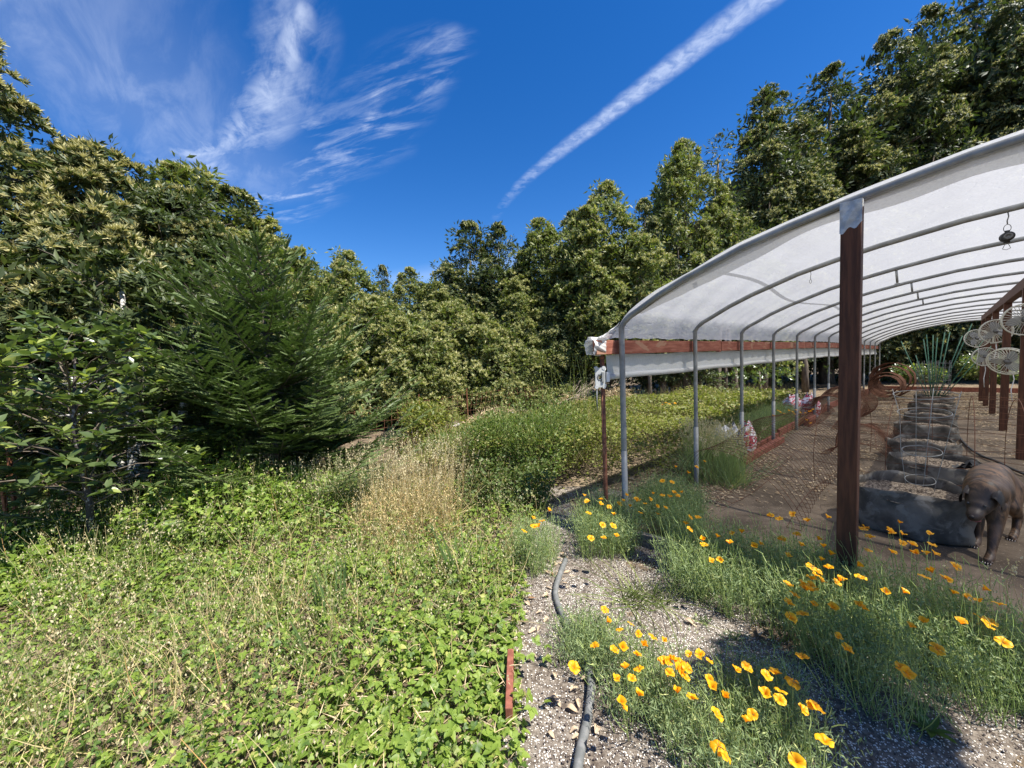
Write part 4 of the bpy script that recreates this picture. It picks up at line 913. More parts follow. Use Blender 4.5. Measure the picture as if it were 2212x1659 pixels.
tag(link('bramble_hedge', fb.mesh('bramble_hedge', [MT['hedge'], MT['cane']])), 'wide mass of sunlit brambles left of the shade house', 'ground cover', kind='stuff')
def bush(name, label, c, R, hgt, n, leaf, size, mats, shoots=0, sh=(.4,.8), cat='shrub', lumps=7, group=None, low=.0, upright=.0):
    """rounded shrub: short stems and leaves over several lumps"""
    c = Vector(c); fb = FB(); cs = [(0,0,hgt*.55,R*.8,hgt*.5)]
    for i in range(lumps): a = RNG.random()*6.28; r = R*(.35+.4*RNG.random()); cs.append((r*math.cos(a), r*math.sin(a), hgt*(.3+.35*RNG.random()), R*(.32+.2*RNG.random()), hgt*(.25+.15*RNG.random())))
    per = n//len(cs)
    for (x, y, z, a, b) in cs:
        d_ = unit(rv(per)); r = (.45+.55*RNG.random((per,1))**.5); p_ = np.array([x,y,z]) + d_*r*np.array([a,a,b]); p_[:,2] = np.maximum(p_[:,2], .03+low)
        dd = d_ + .7*rv(per) + np.array([0,0,upright]); fb.add(scatter(leaf, p_, frames(dd, d_*.5+updirs(per,.6)), size*(.6+.8*RNG.random(per))), 0)
    m = 60; a = RNG.random(m)*6.28; tip = np.column_stack([R*.7*np.cos(a), R*.7*np.sin(a), hgt*(.5+.4*RNG.random(m))]); fb.add(blades(tip*[.1,.1,0], tip, .08*rv(m), np.full(m,.006), 4), 1)
    if shoots:
        a = RNG.random(shoots)*6.28; r = R*.75*np.sqrt(RNG.random(shoots)); b_ = np.column_stack([r*np.cos(a), r*np.sin(a), np.full(shoots, hgt*.55)]); ln = sh[0]+(sh[1]-sh[0])*RNG.random(shoots)**(1.2 if sh[1] > 1 else 2)
        tp = b_ + np.column_stack([.28*rv(shoots,2)*ln[:,None], ln]); fb.add(blades(b_, tp, .05*rv(shoots), np.full(shoots,.0045 if sh[1] > 1 else .0028), 5), 2)
        for f in np.linspace(.25, 1, 9): fb.add(scatter(wide(LEAF2,.5), b_+(tp-b_)*f+.012*rv(shoots), frames(rv(shoots)+[0,0,1], rv(shoots)), .022+.012*RNG.random(shoots)), 0)
    return tag(link(name, fb.mesh(name, [MT[k] for k in mats]), None, c), label, cat, group)
bush('broom_shrub', 'dense twiggy green shrub with upright whips beside the path', (.16,4.8,0), .82, 1.08, 12000, wide(LEAF2,.35), .040, ('broom','cane','grass'), 340, (.15,.62), upright=.8)
bush('broom_shrub', 'lower loose green whippy shrub between the dry grass and the dense one', (-.55,5.2,0), .75, .72, 6500, wide(LEAF2,.35), .040, ('broom','cane','dry'), 260, (.1,.5), upright=.8)
bush('broom_shrub', 'pale green whippy shrub with tallest arching shoots behind the dense one', (.95,5.8,0), .9, .92, 9000, wide(LEAF2,.3), .045, ('hedge','cane','grass'), 46, (.45,1.25), upright=1.0)
bush('bramble_mound', 'dark leafy bramble mound with shaded front at the end of the bed', (-.12,4.2,0), .6, .60, 3600, LB4, .024, ('dullshrub','cane','cane'), 14, (.1,.35))
bush('bramble_mound', 'light green leafy thicket below the fir tree', (-2.75,3.75,0), .85, .62, 3000, trifoliate(wide(LEAF4,.6)), .036, ('bramble','cane','cane'), 20, (.2,.5))
bush('bramble_mound', 'leafy bramble with hanging arches between the pale trunk and the fir', (-3.3,4.15,0), .55, 1.0, 1900, trifoliate(wide(LEAF4,.55)), .036, ('bramble','cane','cane'), 22, (.1,.45))
bush('bramble_mound', 'low bramble tangle along the foot of the left wire fence', (-4.0,3.0,0), .8, .42, 1900, LB4, .038, ('bramble','cane','cane'), 12, (.1,.4))
bush('leafy_shrub', 'bright green shrub at the left end of the back fence', (-1.55,7.3,0), .75, .95, 2600, wide(LEAF4,.5), .075, ('hedge','cane','cane'), 30, (.1,.4))
bush('leafy_shrub', 'small green bush by the back fence, below the middle posts', (-.2,8.8,0), .55, .5, 1300, wide(LEAF4,.5), .07, ('hedge','cane','cane'))
bush('leafy_shrub', 'sunlit green bush behind the far kerb, right of the green stakes', H(21.0, 3.1), 1.0, 1.25, 2600, wide(LEAF4,.5), .12, ('leaf_broad','cane','cane'))
bush('leafy_shrub', 'low sunlit bush behind the far kerb, left of the green stakes', H(20.8, 1.2), .9, .75, 1800, wide(LEAF4,.5), .12, ('leaf_broad','cane','cane'))
bush('leafy_shrub', 'grey green weed behind the two printed sacks', H(8.4, -1.9), .55, .85, 1100, wide(LEAF4,.5), .07, ('poppy_leaf','cane','cane'))
bush('leafy_shrub', 'pale leafy sprouts at the hedge top beyond the third and fourth pipes', H(7.0, -2.2), .8, .72, 1300, wide(LEAF4,.5), .06, ('hedge','cane','cane'), 30, (.1,.4))
# dead branches and straw
mb = MB(); db = D(1195, 880, 8.0)
def twigs(o, d_, ln, r, k):
    e = o + d_*ln; mb.tube([o, o.lerp(e,.5)+Vector((0,0,.02)), e], [r, r*.8, r*.45], 6)
    if k:
        for i in range(3 if k > 1 else 4): twigs(o.lerp(e, .35+.6*random.random()), (d_ + Vector((random.uniform(-.6,.6), random.uniform(-.5,.5), random.uniform(-.35,.4)))).normalized(), ln*.55, r*.55, k-1)
for i in range(4): twigs(db + Vector((.1*i, .1*i, 0)), Vector((.95, -.15, .42+.08*i)).normalized(), .62, .014, 3)
tag(mb.build('dead_branch', MT['twig'], None, True), 'bare pale dead branches sticking out of the hedge toward the rusty pole', 'branch')
def straw_heap(label, c, rx, ry, h, n):
    fb = FB(); a = RNG.random(n)*6.28; r = np.sqrt(RNG.random(n)); p_ = np.column_stack([rx*r*np.cos(a), ry*r*np.sin(a), h*(1-r*r)*(.6+.4*RNG.random(n))]); d_ = rv(n)*[1,1,.35]
    fb.add(scatter(wide(LEAF2,.09), p_, frames(d_, updirs(n,.5)), .10+.10*RNG.random(n)), 0); fb.add(scatter(wide(LEAF2,.4), p_[:n//2], frames(d_[:n//2], updirs(n//2,.5)), .05+.03*RNG.random(n//2)), 0)
    tag(link('straw_heap', fb.mesh('straw_heap', [MT['straw']]), None, c), label, 'straw heap')
for (lab, u, v, dd, rx, ry, h) in [('pale straw heap at the foot of the dead branches', 1240, 875, 9.2, .8, .5, .75), ('straw heap seen through the gap right of the rusty pole', 1335, 872, 10.2, .7, .5, .8), ('pale dry straw around the small dark box by the back fence', 1085, 905, 9.0, 1.1, .6, .5), ('yellowed grass heap below the torn pot', 955, 945, 8.2, .6, .4, .2), ('pinkish dry litter in front of the half hidden pot', 888, 962, 7.6, .4, .3, .14)]:
    p_ = D(u, v, dd); straw_heap(lab, (p_.x, p_.y, .03), rx, ry, h, 1500)
# ------------------------------------------------------------------ poppies
def petal_mesh(op, wob, seed):
    """four cupped petals; op = how far open"""
    rg = random.Random(seed); mb = MB(); R_ = .030
    for k in range(4):
        a0 = k*PI/2 + rg.uniform(-.15,.15); o_p = op + rg.uniform(-.12,.12); tw = .003*(k % 2)
        def fn(u, v):
            w_ = (u-.5)*2; el = (1-.14*abs(w_)**3 + .05*wob*math.sin(w_*5+k))
            rr = R_*v*el; th = w_*(.88*math.sin(PI*min(1, .18+.42*v)))
            ang = (PI/2 - o_p*PI/2*(.45+.75*v)); hr = rr*math.cos(ang)*math.cos(th*.55) + .001; z = rr*math.sin(ang) + tw + .004*wob*math.sin(w_*4+k*2)*v
            sx = R_*v*.95*math.sin(th)
            x = hr*math.cos(a0) - sx*math.sin(a0); y = hr*math.sin(a0) + sx*math.cos(a0); return Vector((x, y, z + (R_*.25*abs(math.sin(th))*v*(1-op))))
        mb.grid(fn, 8, 7)
    return mb.mesh('flower', MT['petal'], True)
FLW = [petal_mesh(.35,.5,1), petal_mesh(.5,.8,2), petal_mesh(.62,.7,3), petal_mesh(.78,1,4), petal_mesh(.9,1,5), petal_mesh(.2,.4,6)]
def Z8(x, y): return 1106 + x*.5, 1106 + y*.5
def clump(label, regions, flowers, hz, dens, hmin, hmax, fine=1.0, lean=(0,0), group='orange poppies by the shade house', size=1.0, name='poppy_clump'):
    """regions: list of ground polygons; flowers: (x, y) pixel marks and heights above ground"""
    pts = [fill(r, dens*1.35) for r in regions]; P_ = np.concatenate(pts) if pts else np.zeros((0,2))
    fl = []
    for (x, y, *k) in flowers:
        u, v = Z8(x, y); p_ = G(u, v, hz*(k[0] if k else 1)); fl.append((p_, k[1] if len(k) > 1 else None))
    c = Vector((float(P_[:,0].mean()), float(P_[:,1].mean()), 0)); t = thing(name, label, 'poppy', c, group); cv = np.array(c)
    n = len(P_); fb = FB(); base = xyz(P_, 0)
    for j in range(5):                                   # stems with buds or long seed pods
        b_ = base + np.column_stack([.02*rv(n,2), np.zeros(n)]); ln = (hmin + (hmax-hmin)*RNG.random(n))*(1 if j < 2 else .8)
        tp = b_ + np.column_stack([.22*rv(n,1)[:,0]*ln + lean[0]*ln, .22*rv(n,1)[:,0]*ln + lean[1]*ln, ln]); bow = .03*rv(n)
        fb.add(blades(b_-cv, tp-cv, bow, .0016+.0008*RNG.random(n), 5), 0)
        if j == 0: d_ = unit(tp-b_ + .4*rv(n)*ln[:,None]); fb.add(blades(tp-cv, tp-cv + d_*.05, .004*rv(n), np.full(n,.0021), 2), 0)
    k = int(34*fine)
    for j in range(k):                                   # feathery leaflets
        f = RNG.random(n)**.7; ln = hmin + (hmax-hmin)*.6; hh = f*ln*.86
        p_ = base + np.column_stack([(.03+.16*f)[:,None]*.45*rv(n,2) + np.outer(hh, lean)*.8, hh + .01])
        for w_ in range(3): fb.add(scatter(wide(LEAF2,.17), p_-cv+.008*rv(n), frames(rv(n)+[lean[0],lean[1],.8], rv(n)), .016+.016*RNG.random(n)), 1)
    if len(fl):
        tp = np.array([tuple(f[0]) for f in fl]); m = len(tp); j = [int(np.argmin((P_[:,0]-q_[0]+lean[0]*.25*1)**2 + (P_[:,1]-q_[1]+lean[1]*.25)**2)) for q_ in tp]
        b_ = base[j]*.7 + np.column_stack([tp[:,:2], np.zeros(m)])*.3; fb.add(blades(b_-cv, tp-cv, .02*rv(m), np.full(m,.0017), 6, taper=.8), 0)
    V, T, Mi = fb.arrays(); link('foliage', npmesh('foliage', V, T, [MT['poppy_stem'], MT['poppy_leaf']], Mi), t)
    sunny = Vector((SD.x, SD.y, 0)).normalized()
    for i, (p_, kind) in enumerate(fl):
        o = link('flower', FLW[kind if kind is not None else random.choice((0,0,1,1,1,2,2,3,5))], t, p_ - c)
        ax = (UP + sunny*random.uniform(.0,.5) + Vector((random.uniform(-.45,.45), random.uniform(-.45,.45), 0))).normalized()
        o.rotation_mode = 'QUATERNION'; o.rotation_quaternion = ax.to_track_quat('Z','Y') @ Vector((0,0,1)).rotation_difference(Vector((0,0,1))); 
        o.rotation_quaternion = o.rotation_quaternion @ __import__('mathutils').Quaternion((0,0,1), random.uniform(0,6.28)); s_ = size*random.uniform(.62,.92); o.scale = (s_, s_, s_)
    return t
def gpoly(*uv): return [tuple(G(u, v))[:2] for u, v in uv]
def hpoly(*sc_): return [tuple(H(s, c))[:2] for s, c in sc_]
clump('small poppy plant at the left edge of the path below the dark bramble mound', [gpoly((1110,1250),(1195,1250),(1200,1195),(1130,1180))], [(90,30),(130,45),(93,68),(115,68),(50,88),(158,-2)], .40, 230, .22, .44)
clump('poppy plant around the feet of the rusty pole', [gpoly((1250,1215),(1370,1215),(1385,1160),(1330,1120),(1265,1130))], [(330,10),(390,60),(340,118),(395,118),(435,65),(450,108),(325,-40),(385,-50),(380,-30),(420,-20),(312,-68)], .40, 300, .22, .42, 1.2)
clump('poppy tuft spreading right of the first galvanised pipe', [gpoly((1385,1160),(1500,1195),(1520,1110),(1440,1075),(1375,1100))], [(440,15),(460,-30),(480,-45),(492,-70),(510,-20),(535,-50),(555,8),(550,-45),(575,-32),(595,-52),(610,-75),(630,12),(625,-20),(660,-15),(650,-70),(680,-60),(700,-78),(716,-65),(735,-80),(770,25),(803,28),(750,57),(765,78)], .36, 260, .2, .40, 1.1)
clump('poppies inside the grass tussock along the left pipes', [hpoly((1.5,-.25),(2.9,-.25),(2.9,.05),(1.5,.05))], [(760,-165),(795,-190),(830,-215),(705,-190),(650,-130),(690,-125)], .42, 160, .2, .45)
clump('far poppy bank with a dense orange top behind the fourth pipe', [hpoly((4.6,-.75),(7.2,-.75),(7.2,-.15),(4.6,-.15))], [(1150+i*14+6*math.sin(i*5), -435+8*math.sin(i*3.1)+6*(i % 3)) for i in range(11)] + [(1130,-415),(1270,-395),(1290,-380),(1300,-440)], .50, 150, .35, .55)
clump('few poppies at the hedge top left of the second pipe', [hpoly((5.6,-3.6),(6.4,-3.6),(6.4,-3.0),(5.6,-3.0))], [(665,-470),(680,-465),(705,-466),(650,-460)], .75, 60, .5, .72)
lo = [(1448,1285),(1520,1320),(1600,1350),(1680,1395),(1740,1440),(1820,1520),(1890,1570),(1960,1600),(2060,1560),(2150,1560),(2240,1580)]
gl = [G(u, v) for u, v in lo]
hb = [H(.10, .42), H(.12, .75), H(.10, 1.05), H(.12, 1.35), H(.08, 1.6), H(.10, 1.85), H(.05, 2.1), H(-.1, 2.3), H(-.25, 2.5), H(-.4, 2.7), H(-.6, 2.9)]
def part(i, j): return [tuple(p)[:2] for p in gl[i:j+1]] + [tuple(p)[:2] for p in hb[i:j+1]][::-1]
lnB = (-.10, .06)
clump('left end of the big poppy patch, mostly tall thin stems and few flowers', [part(0, 3)], [(825,125),(830,148),(885,112),(860,213),(898,212),(950,95),(940,140),(993,95),(1045,152),(1072,142),(1165,125),(1190,195),(1117,22),(1155,35),(1213,15),(1278,45),(1190,318)], .36, 300, .2, .42, 1.0, lnB)
clump('thickest part of the big poppy patch, left of and around the brown post', [part(3, 5)], [(1230,105),(1320,122),(1247,148),(1345,155),(1375,188),(1335,212),(1290,240),(1368,248),(1308,277),(1293,295),(1253,315),(1338,305),(1275,340),(1310,340),(1218,365),(1193,400),(1300,405),(1258,450),(1198,463),(1382,420),(1412,302),(1360,28),(1290,325),(1260,330),(1425,290),(1400,308),(1320,265)], .40, 300, .22, .46, 1.0, lnB)
clump('right part of the big poppy patch, flowers standing before the nearest grow bag', [part(5, 7)], [(1490,237),(1505,290),(1515,80),(1525,72),(1537,172),(1548,115),(1633,88),(1625,80),(1645,95),(1672,50),(1685,100),(1640,178),(1683,140),(1725,145),(1735,180),(1750,185),(1790,188),(1825,185),(1803,98),(1812,147),(1515,420),(1500,410),(1610,350),(1688,352),(1720,500),(1405,542),(1443,598),(1255,635)], .40, 290, .22, .46, 1.0, lnB)
clump('lower right part of the big poppy patch, greener with scattered flowers', [part(7, 8) ], [(1818,265),(1780,285),(1880,297),(1907,240),(1778,480),(1833,595),(1680,680),(1700,700),(1940,487),(1905,355),(1865,292)], .36, 270, .2, .42, 1.0, lnB)
clump('right end of the big poppy patch at the edge of the picture', [part(8, 10)], [(2015,457),(2045,493),(2060,480),(1965,375),(2022,393),(2033,340),(2105,405),(2120,570)], .34, 250, .18, .42, 1.0, lnB)
clump('grey green poppy plant lying over the hose', [gpoly((1205,1440),(1290,1480),(1330,1440),(1310,1365),(1225,1370))], [(400,425),(408,477),(360,590),(265,677),(440,600),(475,590)], .22, 420, .10, .22, 1.2)
clump('near cluster of many small open poppies at the bottom, left of the large flowered one', [gpoly((1320,1560),(1500,1640),(1480,1500),(1350,1440)), gpoly((1430,1640),(1560,1760),(1640,1640),(1500,1560))],
      [(465,512),(512,487),(543,530),(607,545),(657,560),(567,580),(540,625),(490,680),(550,683),(450,725),(517,723),(545,797),(470,828,1,0),(478,850,.9,0),(655,645),(705,650),(750,670,1,3),(680,700,1,1),(725,655,1,3),(690,640),(715,680),(750,720,1,2),(735,705),(765,620),(810,620),(850,650,1,2),(850,727),(863,760),(715,785,1,5),(780,815,1,1),(880,880,1,2),(890,1015,1,4),(920,1060,1,3),(755,680,1,3),(640,650),(668,650)], .27, 330, .13, .28, 1.25, (-.04,.05), size=.88)
clump('near cluster of large poppy flowers at the bottom, the right hand part in shade', [gpoly((1530,1560),(1660,1700),(1760,1760),(1800,1640),(1700,1520),(1590,1480))],
      [(967,688,1,1),(1010,672,1,2),(1020,690,1,2),(1095,712,1,2),(1140,705,1,1),(1213,735,1,4),(1093,790,1,1),(1160,780,1,3),(1155,815,1,2),(1250,857,1,1),(1300,845,1,2),(1310,855,1,2),(1350,1000,1,2),(1010,910,1,0),(1040,880,1,2),(1228,1085,1,1),(920,805,1,5)], .30, 240, .14, .30, 1.25, (-.04,.05), size=.95)
# a broad-leaved weed on the path at the lower right
c = G(2010, 1590); fb = FB(); a = np.array([.4,1.3,2.2,3.0,3.9,4.8,5.6]); d_ = np.column_stack([np.cos(a), np.sin(a), np.full(7,.45)]); fb.add(scatter(wide(serrated(.6), .55), np.zeros((7,3)), frames(d_, np.tile([0,0,1.],(7,1))), .07+.04*RNG.random(7)), 0)
tag(link('dandelion_weed', fb.mesh('dandelion_weed', [MT['shrub']]), None, c + UP*.02), 'flat rosette weed on the perlite path at the lower right', 'weed')
for (u, v, lab) in [(1520, 1350, 'tiny seedling on the path below the pale flattened tuft'), (1590, 1385, 'tiny seedling in the shade by the big poppy patch')]:
    fb = FB(); n = 26; p_ = .03*rv(n)*[1,1,.3] + [0,0,.03]; d_ = unit(rv(n)+[0,0,.5]); fb.add(blades(np.zeros((n,3)), p_, np.zeros((n,3)), np.full(n,.002), 1), 0); fb.add(scatter(wide(LEAF2,.35), p_-.003*d_, frames(d_, rv(n)), np.full(n,.03)), 0); tag(link('seedling', fb.mesh('seedling', [MT['poppy_leaf']]), None, G(u, v)), lab, 'seedling')
# ------------------------------------------------------------------ litter on the path and floor
OCT = (np.array([[1,0,0],[-1,0,0],[0,1,0],[0,-1,0],[0,0,.8],[0,0,-.8]], float), np.array([[0,2,4],[2,1,4],[1,3,4],[3,0,4],[2,0,5],[1,2,5],[3,1,5],[0,3,5]]))
pathpoly = [(edge_x(y), y) for y in (1.2,1.6,2.1,2.7,3.3,3.9,4.3)] + [(1.1,3.6)] + [tuple(H(-.08, c))[:2] for c in (.2,.8,1.6,2.4)] + [(2.6,1.2),(1.4,1.0)]
def grit(name, label, cat, mat, dens, r0, r1):
    P_ = fill(pathpoly, dens); k = RNG.random(len(P_)) < np.clip(.55 + .6*sn2(P_[:,0], P_[:,1], 1.9, 5), .15, 1); P_ = P_[k]; n = len(P_)
    r = r0 + (r1-r0)*RNG.random(n)**2; fb = FB(); fb.add(scatter(OCT, xyz(P_, .012 + r*.3), frames(rv(n), rv(n)), r), 0); tag(link(name, fb.mesh(name, [mat])), label, cat, kind='stuff')
grit('perlite_grains', 'white perlite grains scattered over the path', 'gravel', MT['perlite'], 7500, .0014, .0040); grit('dark_grit', 'dark crumbs of soil over the path', 'gravel', MT['pebble'], 2600, .002, .007)
def chips(name, label, polys, dens, l0, l1, mat, zz=.028, wf=.32):
    fb = FB()
    for p_ in polys:
        P_ = fill(p_, dens); k = RNG.random(len(P_)) < np.clip(.5 + .75*sn2(P_[:,0], P_[:,1], 2.1, 1), .1, 1); P_ = P_[k]; n = len(P_); fb.add(scatter(wide(LEAF2, wf), xyz(P_, zz+.006*RNG.random(n)), frames(rv(n)*[1,1,.12], updirs(n,.25)), l0+(l1-l0)*RNG.random(n)), 0)
    tag(link(name, fb.mesh(name, [mat])), label, 'litter', kind='stuff')
chips('wood_chips', 'tan wood chips and dry leaves strewn over the dirt floor', [hpoly((.8,.0),(4.5,.02),(4.5,.5),(.8,.42)), hpoly((3.4,.3),(11,.1),(11,1.4),(3.4,1.5)), hpoly((.9,.35),(3.4,.3),(3.4,1.4),(2.2,1.2)), hpoly((9,0),(19.6,0),(19.6,5),(9,5)), hpoly((11,0),(19.6,0),(19.6,5),(11,5)), hpoly((5,2.3),(11,2.3),(11,4.8),(5,4.8)), hpoly((1.6,.1),(4.2,.02),(4.2,.35),(1.6,.3))], 520, .025, .065, MT['chip'])
chips('pale_chips', 'yellow lit strip of wood chips along the inside of the left pipes', [hpoly((1.0,.05),(3.6,.02),(3.6,.35),(2.0,.40),(1.0,.36)), hpoly((1.7,.8),(2.3,.7),(2.5,1.1),(1.9,1.15))], 1500, .02, .055, MT['chip'], .03)
chips('dead_leaves', 'brown dead leaves and litter on the soil between hedge and pipes', [[(.42,3.9),(.9,3.5),(1.05,3.9),(2.3,5.2),(1.9,5.3),(.8,4.6)], hpoly((1,-.45),(8,-.45),(8,.0),(1,.0)), gpoly((1120,1300),(1230,1300),(1230,1200),(1180,1190))], 420, .03, .075, MT['deadleaf'], .02)
lf = []
for (u, v) in [(1140,1305),(1165,1325),(1180,1340),(1215,1325),(1150,1365),(1165,1360),(1135,1330),(1195,1510),(1205,1520),(1240,1490),(1250,1520),(1235,1535),(1240,1580),(1290,1577),(1492,1347),(1640,1366),(1200,1460),(1190,1590),(1245,1595),(1255,1605),(1275,1540),(1265,1468),(1180,1290),(1150,1420),(1560,1650),(2030,1500)]:
    if not lf:
        mb = MB(); mb.grid(lambda a, b: Vector(((b-.5)*.022*math.sin(PI*min(1,a*.95+.03))**.7*2, (a-.5)*.09, .014*abs(b-.5)*2*math.sin(PI*a)+.010*math.sin(a*5)+.004)), 10, 6); lf.append(mb.mesh('fallen_leaf', MT['deadleaf'], True))
    o = link('fallen_leaf', lf[0], None, G(u, v, .014) + UP*.004); s_ = random.uniform(.4,.75); o.scale = (s_, s_, s_); o.rotation_euler = (random.uniform(-.25,.25), random.uniform(-.3,.3), random.uniform(0,6.28))
    tag(o, 'curled tan fallen leaf lying on the perlite path', 'leaf', 'fallen leaves on the path')

# unseen tree added past the right edge to cast shade on the near poppies
sh_ = bush('added_shade_tree', 'added slender tree, unseen past the right edge, put there to shade the near poppies', (3.14,.40,3.45), .40, 1.15, 3400, wide(LEAF4,.5), .085, ('shrub','cane','cane'), 10, (.1,.2), cat='tree')
mb = MB(); mb.tube([(0,0,-3.7),(.03,.02,-2.2),(-.02,.01,-.8),(0,0,.6)], [.035,.03,.022,.01], 9); mb.build('trunk', MT['bark'], sh_, True)
# ------------------------------------------------------------------ broadleaved trees
def spray(nl, L, ll, lw, leaf=LEAF2):
    """a leafy twig pointing along +Y, used inside the crowns"""
    fb = FB(); n = nl; f = RNG.random(n)**.8; a = RNG.random(n)*2*PI; side = np.column_stack([np.cos(a), np.zeros(n), np.sin(a)])
    off = (RNG.random(n)*.42*L*(1-.55*f))[:,None]*side; p_ = off + np.column_stack([np.zeros(n), f*L, np.zeros(n)])
    d_ = side*.9 + np.array([0,.75,0]) + .35*rv(n); fb.add(scatter(wide(leaf, lw), p_, frames(d_, np.array([0,.25,1]) + .55*rv(n)), ll*(.65+.6*RNG.random(n))), 0)
    fb.add(blades(np.zeros((1,3)), np.array([[0,L*.9,0.]]), np.zeros((1,3)), np.array([.006]), 2), 2); return fb.arrays()
def rosette(ll, nd, nc, lw=.34, leaf=LEAF2, crl=.85, crw=.26):
    """whorl of leaves round +Y with a tuft of pale new growth in its centre"""
    fb = FB(); a = np.arange(nd)*2.4 + .3*rv(nd,1)[:,0]; el = .15 + .75*RNG.random(nd)
    d_ = np.column_stack([np.cos(a)*np.cos(el), np.sin(el), np.sin(a)*np.cos(el)]); b_ = np.column_stack([np.zeros(nd), -.35*ll*RNG.random(nd), np.zeros(nd)])
    fb.add(scatter(wide(leaf, lw), b_, frames(d_, np.tile([0,1.,0],(nd,1)) + .25*rv(nd)), ll*(.7+.5*RNG.random(nd))), 0)
    if nc:
        a = np.arange(nc)*2.4 + 1; el = .35 + .95*RNG.random(nc); d_ = np.column_stack([np.cos(a)*np.cos(el), np.sin(el), np.sin(a)*np.cos(el)])
        fb.add(scatter(wide(leaf, crw), np.tile([0,.02*ll,0],(nc,1)) + .06*ll*rv(nc), frames(d_, np.tile([0,1.,0],(nc,1)) + .35*rv(nc)), ll*crl*(.6+.6*RNG.random(nc))), 1)
    return fb.arrays()
def put(bag, tp, pos, B, s_):
    V, T, Mi = tp; W, TT = scatter((V, T), pos, B, s_); bag.add((W, TT), np.tile(Mi, len(pos)))
def crown(plumes, kit, cl=1.0, cream=.6, nro=15, fill_=1.0):
    """plumes: (x, y, z0, z1, R). Boughs sit on each plume's skin with gaps between; every bough is a mound of whorls"""
    bag = FB(); RO, INN, cr = kit['ros'], kit['inner'], kit['bough']
    for (x, y, z0, z1, R) in plumes:
        hgt = z1-z0; cnt = max(6, int(cl*R*hgt*5.2/(cr*cr*3.3))); u = RNG.random(cnt)**.9; u[0] = .985; a = RNG.random(cnt)*2*PI
        pr = R*np.minimum(1, (u/.14+.4))*(1-u**1.9)**.76*(1 + .20*np.sin(a*3+z1*5+u*9) + .16*np.sin(a*5-u*14+x*3)) + .03
        r = pr*(.78+.27*RNG.random(cnt)); c = np.column_stack([x + r*np.cos(a), y + r*np.sin(a), z0 + u*hgt])
        out = unit(np.column_stack([np.cos(a), np.sin(a), .45+1.2*u**2]) + .25*rv(cnt)); br = cr*(.6+.75*RNG.random(cnt))*(1-.45*u**3)
        crm = np.clip(cream*(1 + .7*np.sin(c[:,0]*1.3+z1)+.5*np.sin(c[:,2]*1.1+y*3)), .06, .97)
        n = nro; d_ = rv(cnt*n); O = np.repeat(out, n, 0); d_ = unit(d_ + .9*O + np.array([0,0,.45])); rad = np.repeat(br, n)*(.62+.5*RNG.random(cnt*n))
        p_ = np.repeat(c, n, 0) + d_*rad[:,None]*np.array([1,1,.72]); dd = d_*.8 + O*.5 + np.array([0,0,.45]) + .25*rv(cnt*n)
        face = (d_*unit(O + np.array([0,0,.6]))).sum(1); isc = (RNG.random(cnt*n) < np.repeat(crm, n)) & (face > .05); kind = RNG.integers(0, 2, cnt*n) + np.where(isc, 2, 0); s_ = .75+.5*RNG.random(cnt*n)
        B = frames(dd, rv(cnt*n))
        for k in range(4):
            j = kind == k
            if j.any(): put(bag, RO[k], p_[j], B[j], s_[j])
        m = int(cnt*1.7*fill_); u = RNG.random(m); a = RNG.random(m)*6.28; r = R*.72*np.sqrt(RNG.random(m))*np.minimum(1,(u/.14+.4))*(1-u**1.9)**.76; p_ = np.column_stack([x+r*np.cos(a), y+r*np.sin(a), z0+u*hgt*.96]); put(bag, INN, p_, frames(rv(m)+np.column_stack([np.cos(a),np.sin(a),.3+0*a]), rv(m)), .8+.6*RNG.random(m))
    return bag.arrays()
def trunk_mesh(name, hgt, r, plumes, mat, z0=-.3):
    mb = MB(); P_ = [Vector((.04*math.sin(i*1.3)*hgt*.1, .04*math.cos(i*1.7)*hgt*.1, z0+(hgt*.92-z0)*i/8)) for i in range(9)]
    mb.tube(P_, [r*(1.25 if i == 0 else 1)*(1-.85*i/8) for i in range(9)], 9)
    for (x, y, a, b, R) in plumes[1:]:
        k = min(7, max(1, int((a*.5)/hgt*8))); o = P_[k]; e = Vector((x, y, a + (b-a)*.7)); mb.tube([o, o.lerp(e, .4)+Vector((x*.25, y*.25, 0)), o.lerp(e,.75)+Vector((x*.12,y*.12,0)), e], [r*.5, r*.4, r*.25, r*.08], 7)
    for i in range(10):
        k = random.randint(1, 6); a = random.random()*6.28; R = max(p[4] for p in plumes); o = P_[k]; e = o + Vector((R*.7*math.cos(a), R*.7*math.sin(a), .1*hgt)); mb.tube([o, o.lerp(e,.5)+Vector((0,0,.05*hgt)), e], [r*.3, r*.2, r*.06], 6)
    return mb.mesh(name, mat, True)
def plumeset(hgt, R, k, seed, base=.16, spread=.55, lo=.55, hi=.92):
    rg = random.Random(seed); out = [(0, 0, hgt*base, hgt, R*.72)]
    for i in range(k):
        a = i*2*PI/k + rg.uniform(-.4,.4); r = R*spread*rg.uniform(.7,1.15); t = hgt*rg.uniform(lo, hi); out.append((r*math.cos(a), r*math.sin(a), hgt*base*rg.uniform(.6,1.6), t, R*rg.uniform(.36,.55)))
    return out
SP_A = [spray(34,.40,.085,.30), spray(28,.46,.085,.28)]
SP_B = [spray(24,.62,.15,.32)]
KA = dict(ros=[rosette(.092,9,0), rosette(.085,8,0), rosette(.092,8,9), rosette(.088,7,12)], inner=spray(26,.5,.12,.34), bough=.33)
KB = dict(ros=[rosette(.118,9,0), rosette(.11,8,0), rosette(.118,8,9), rosette(.115,7,12)], inner=spray(26,.8,.17,.36), bough=.56)
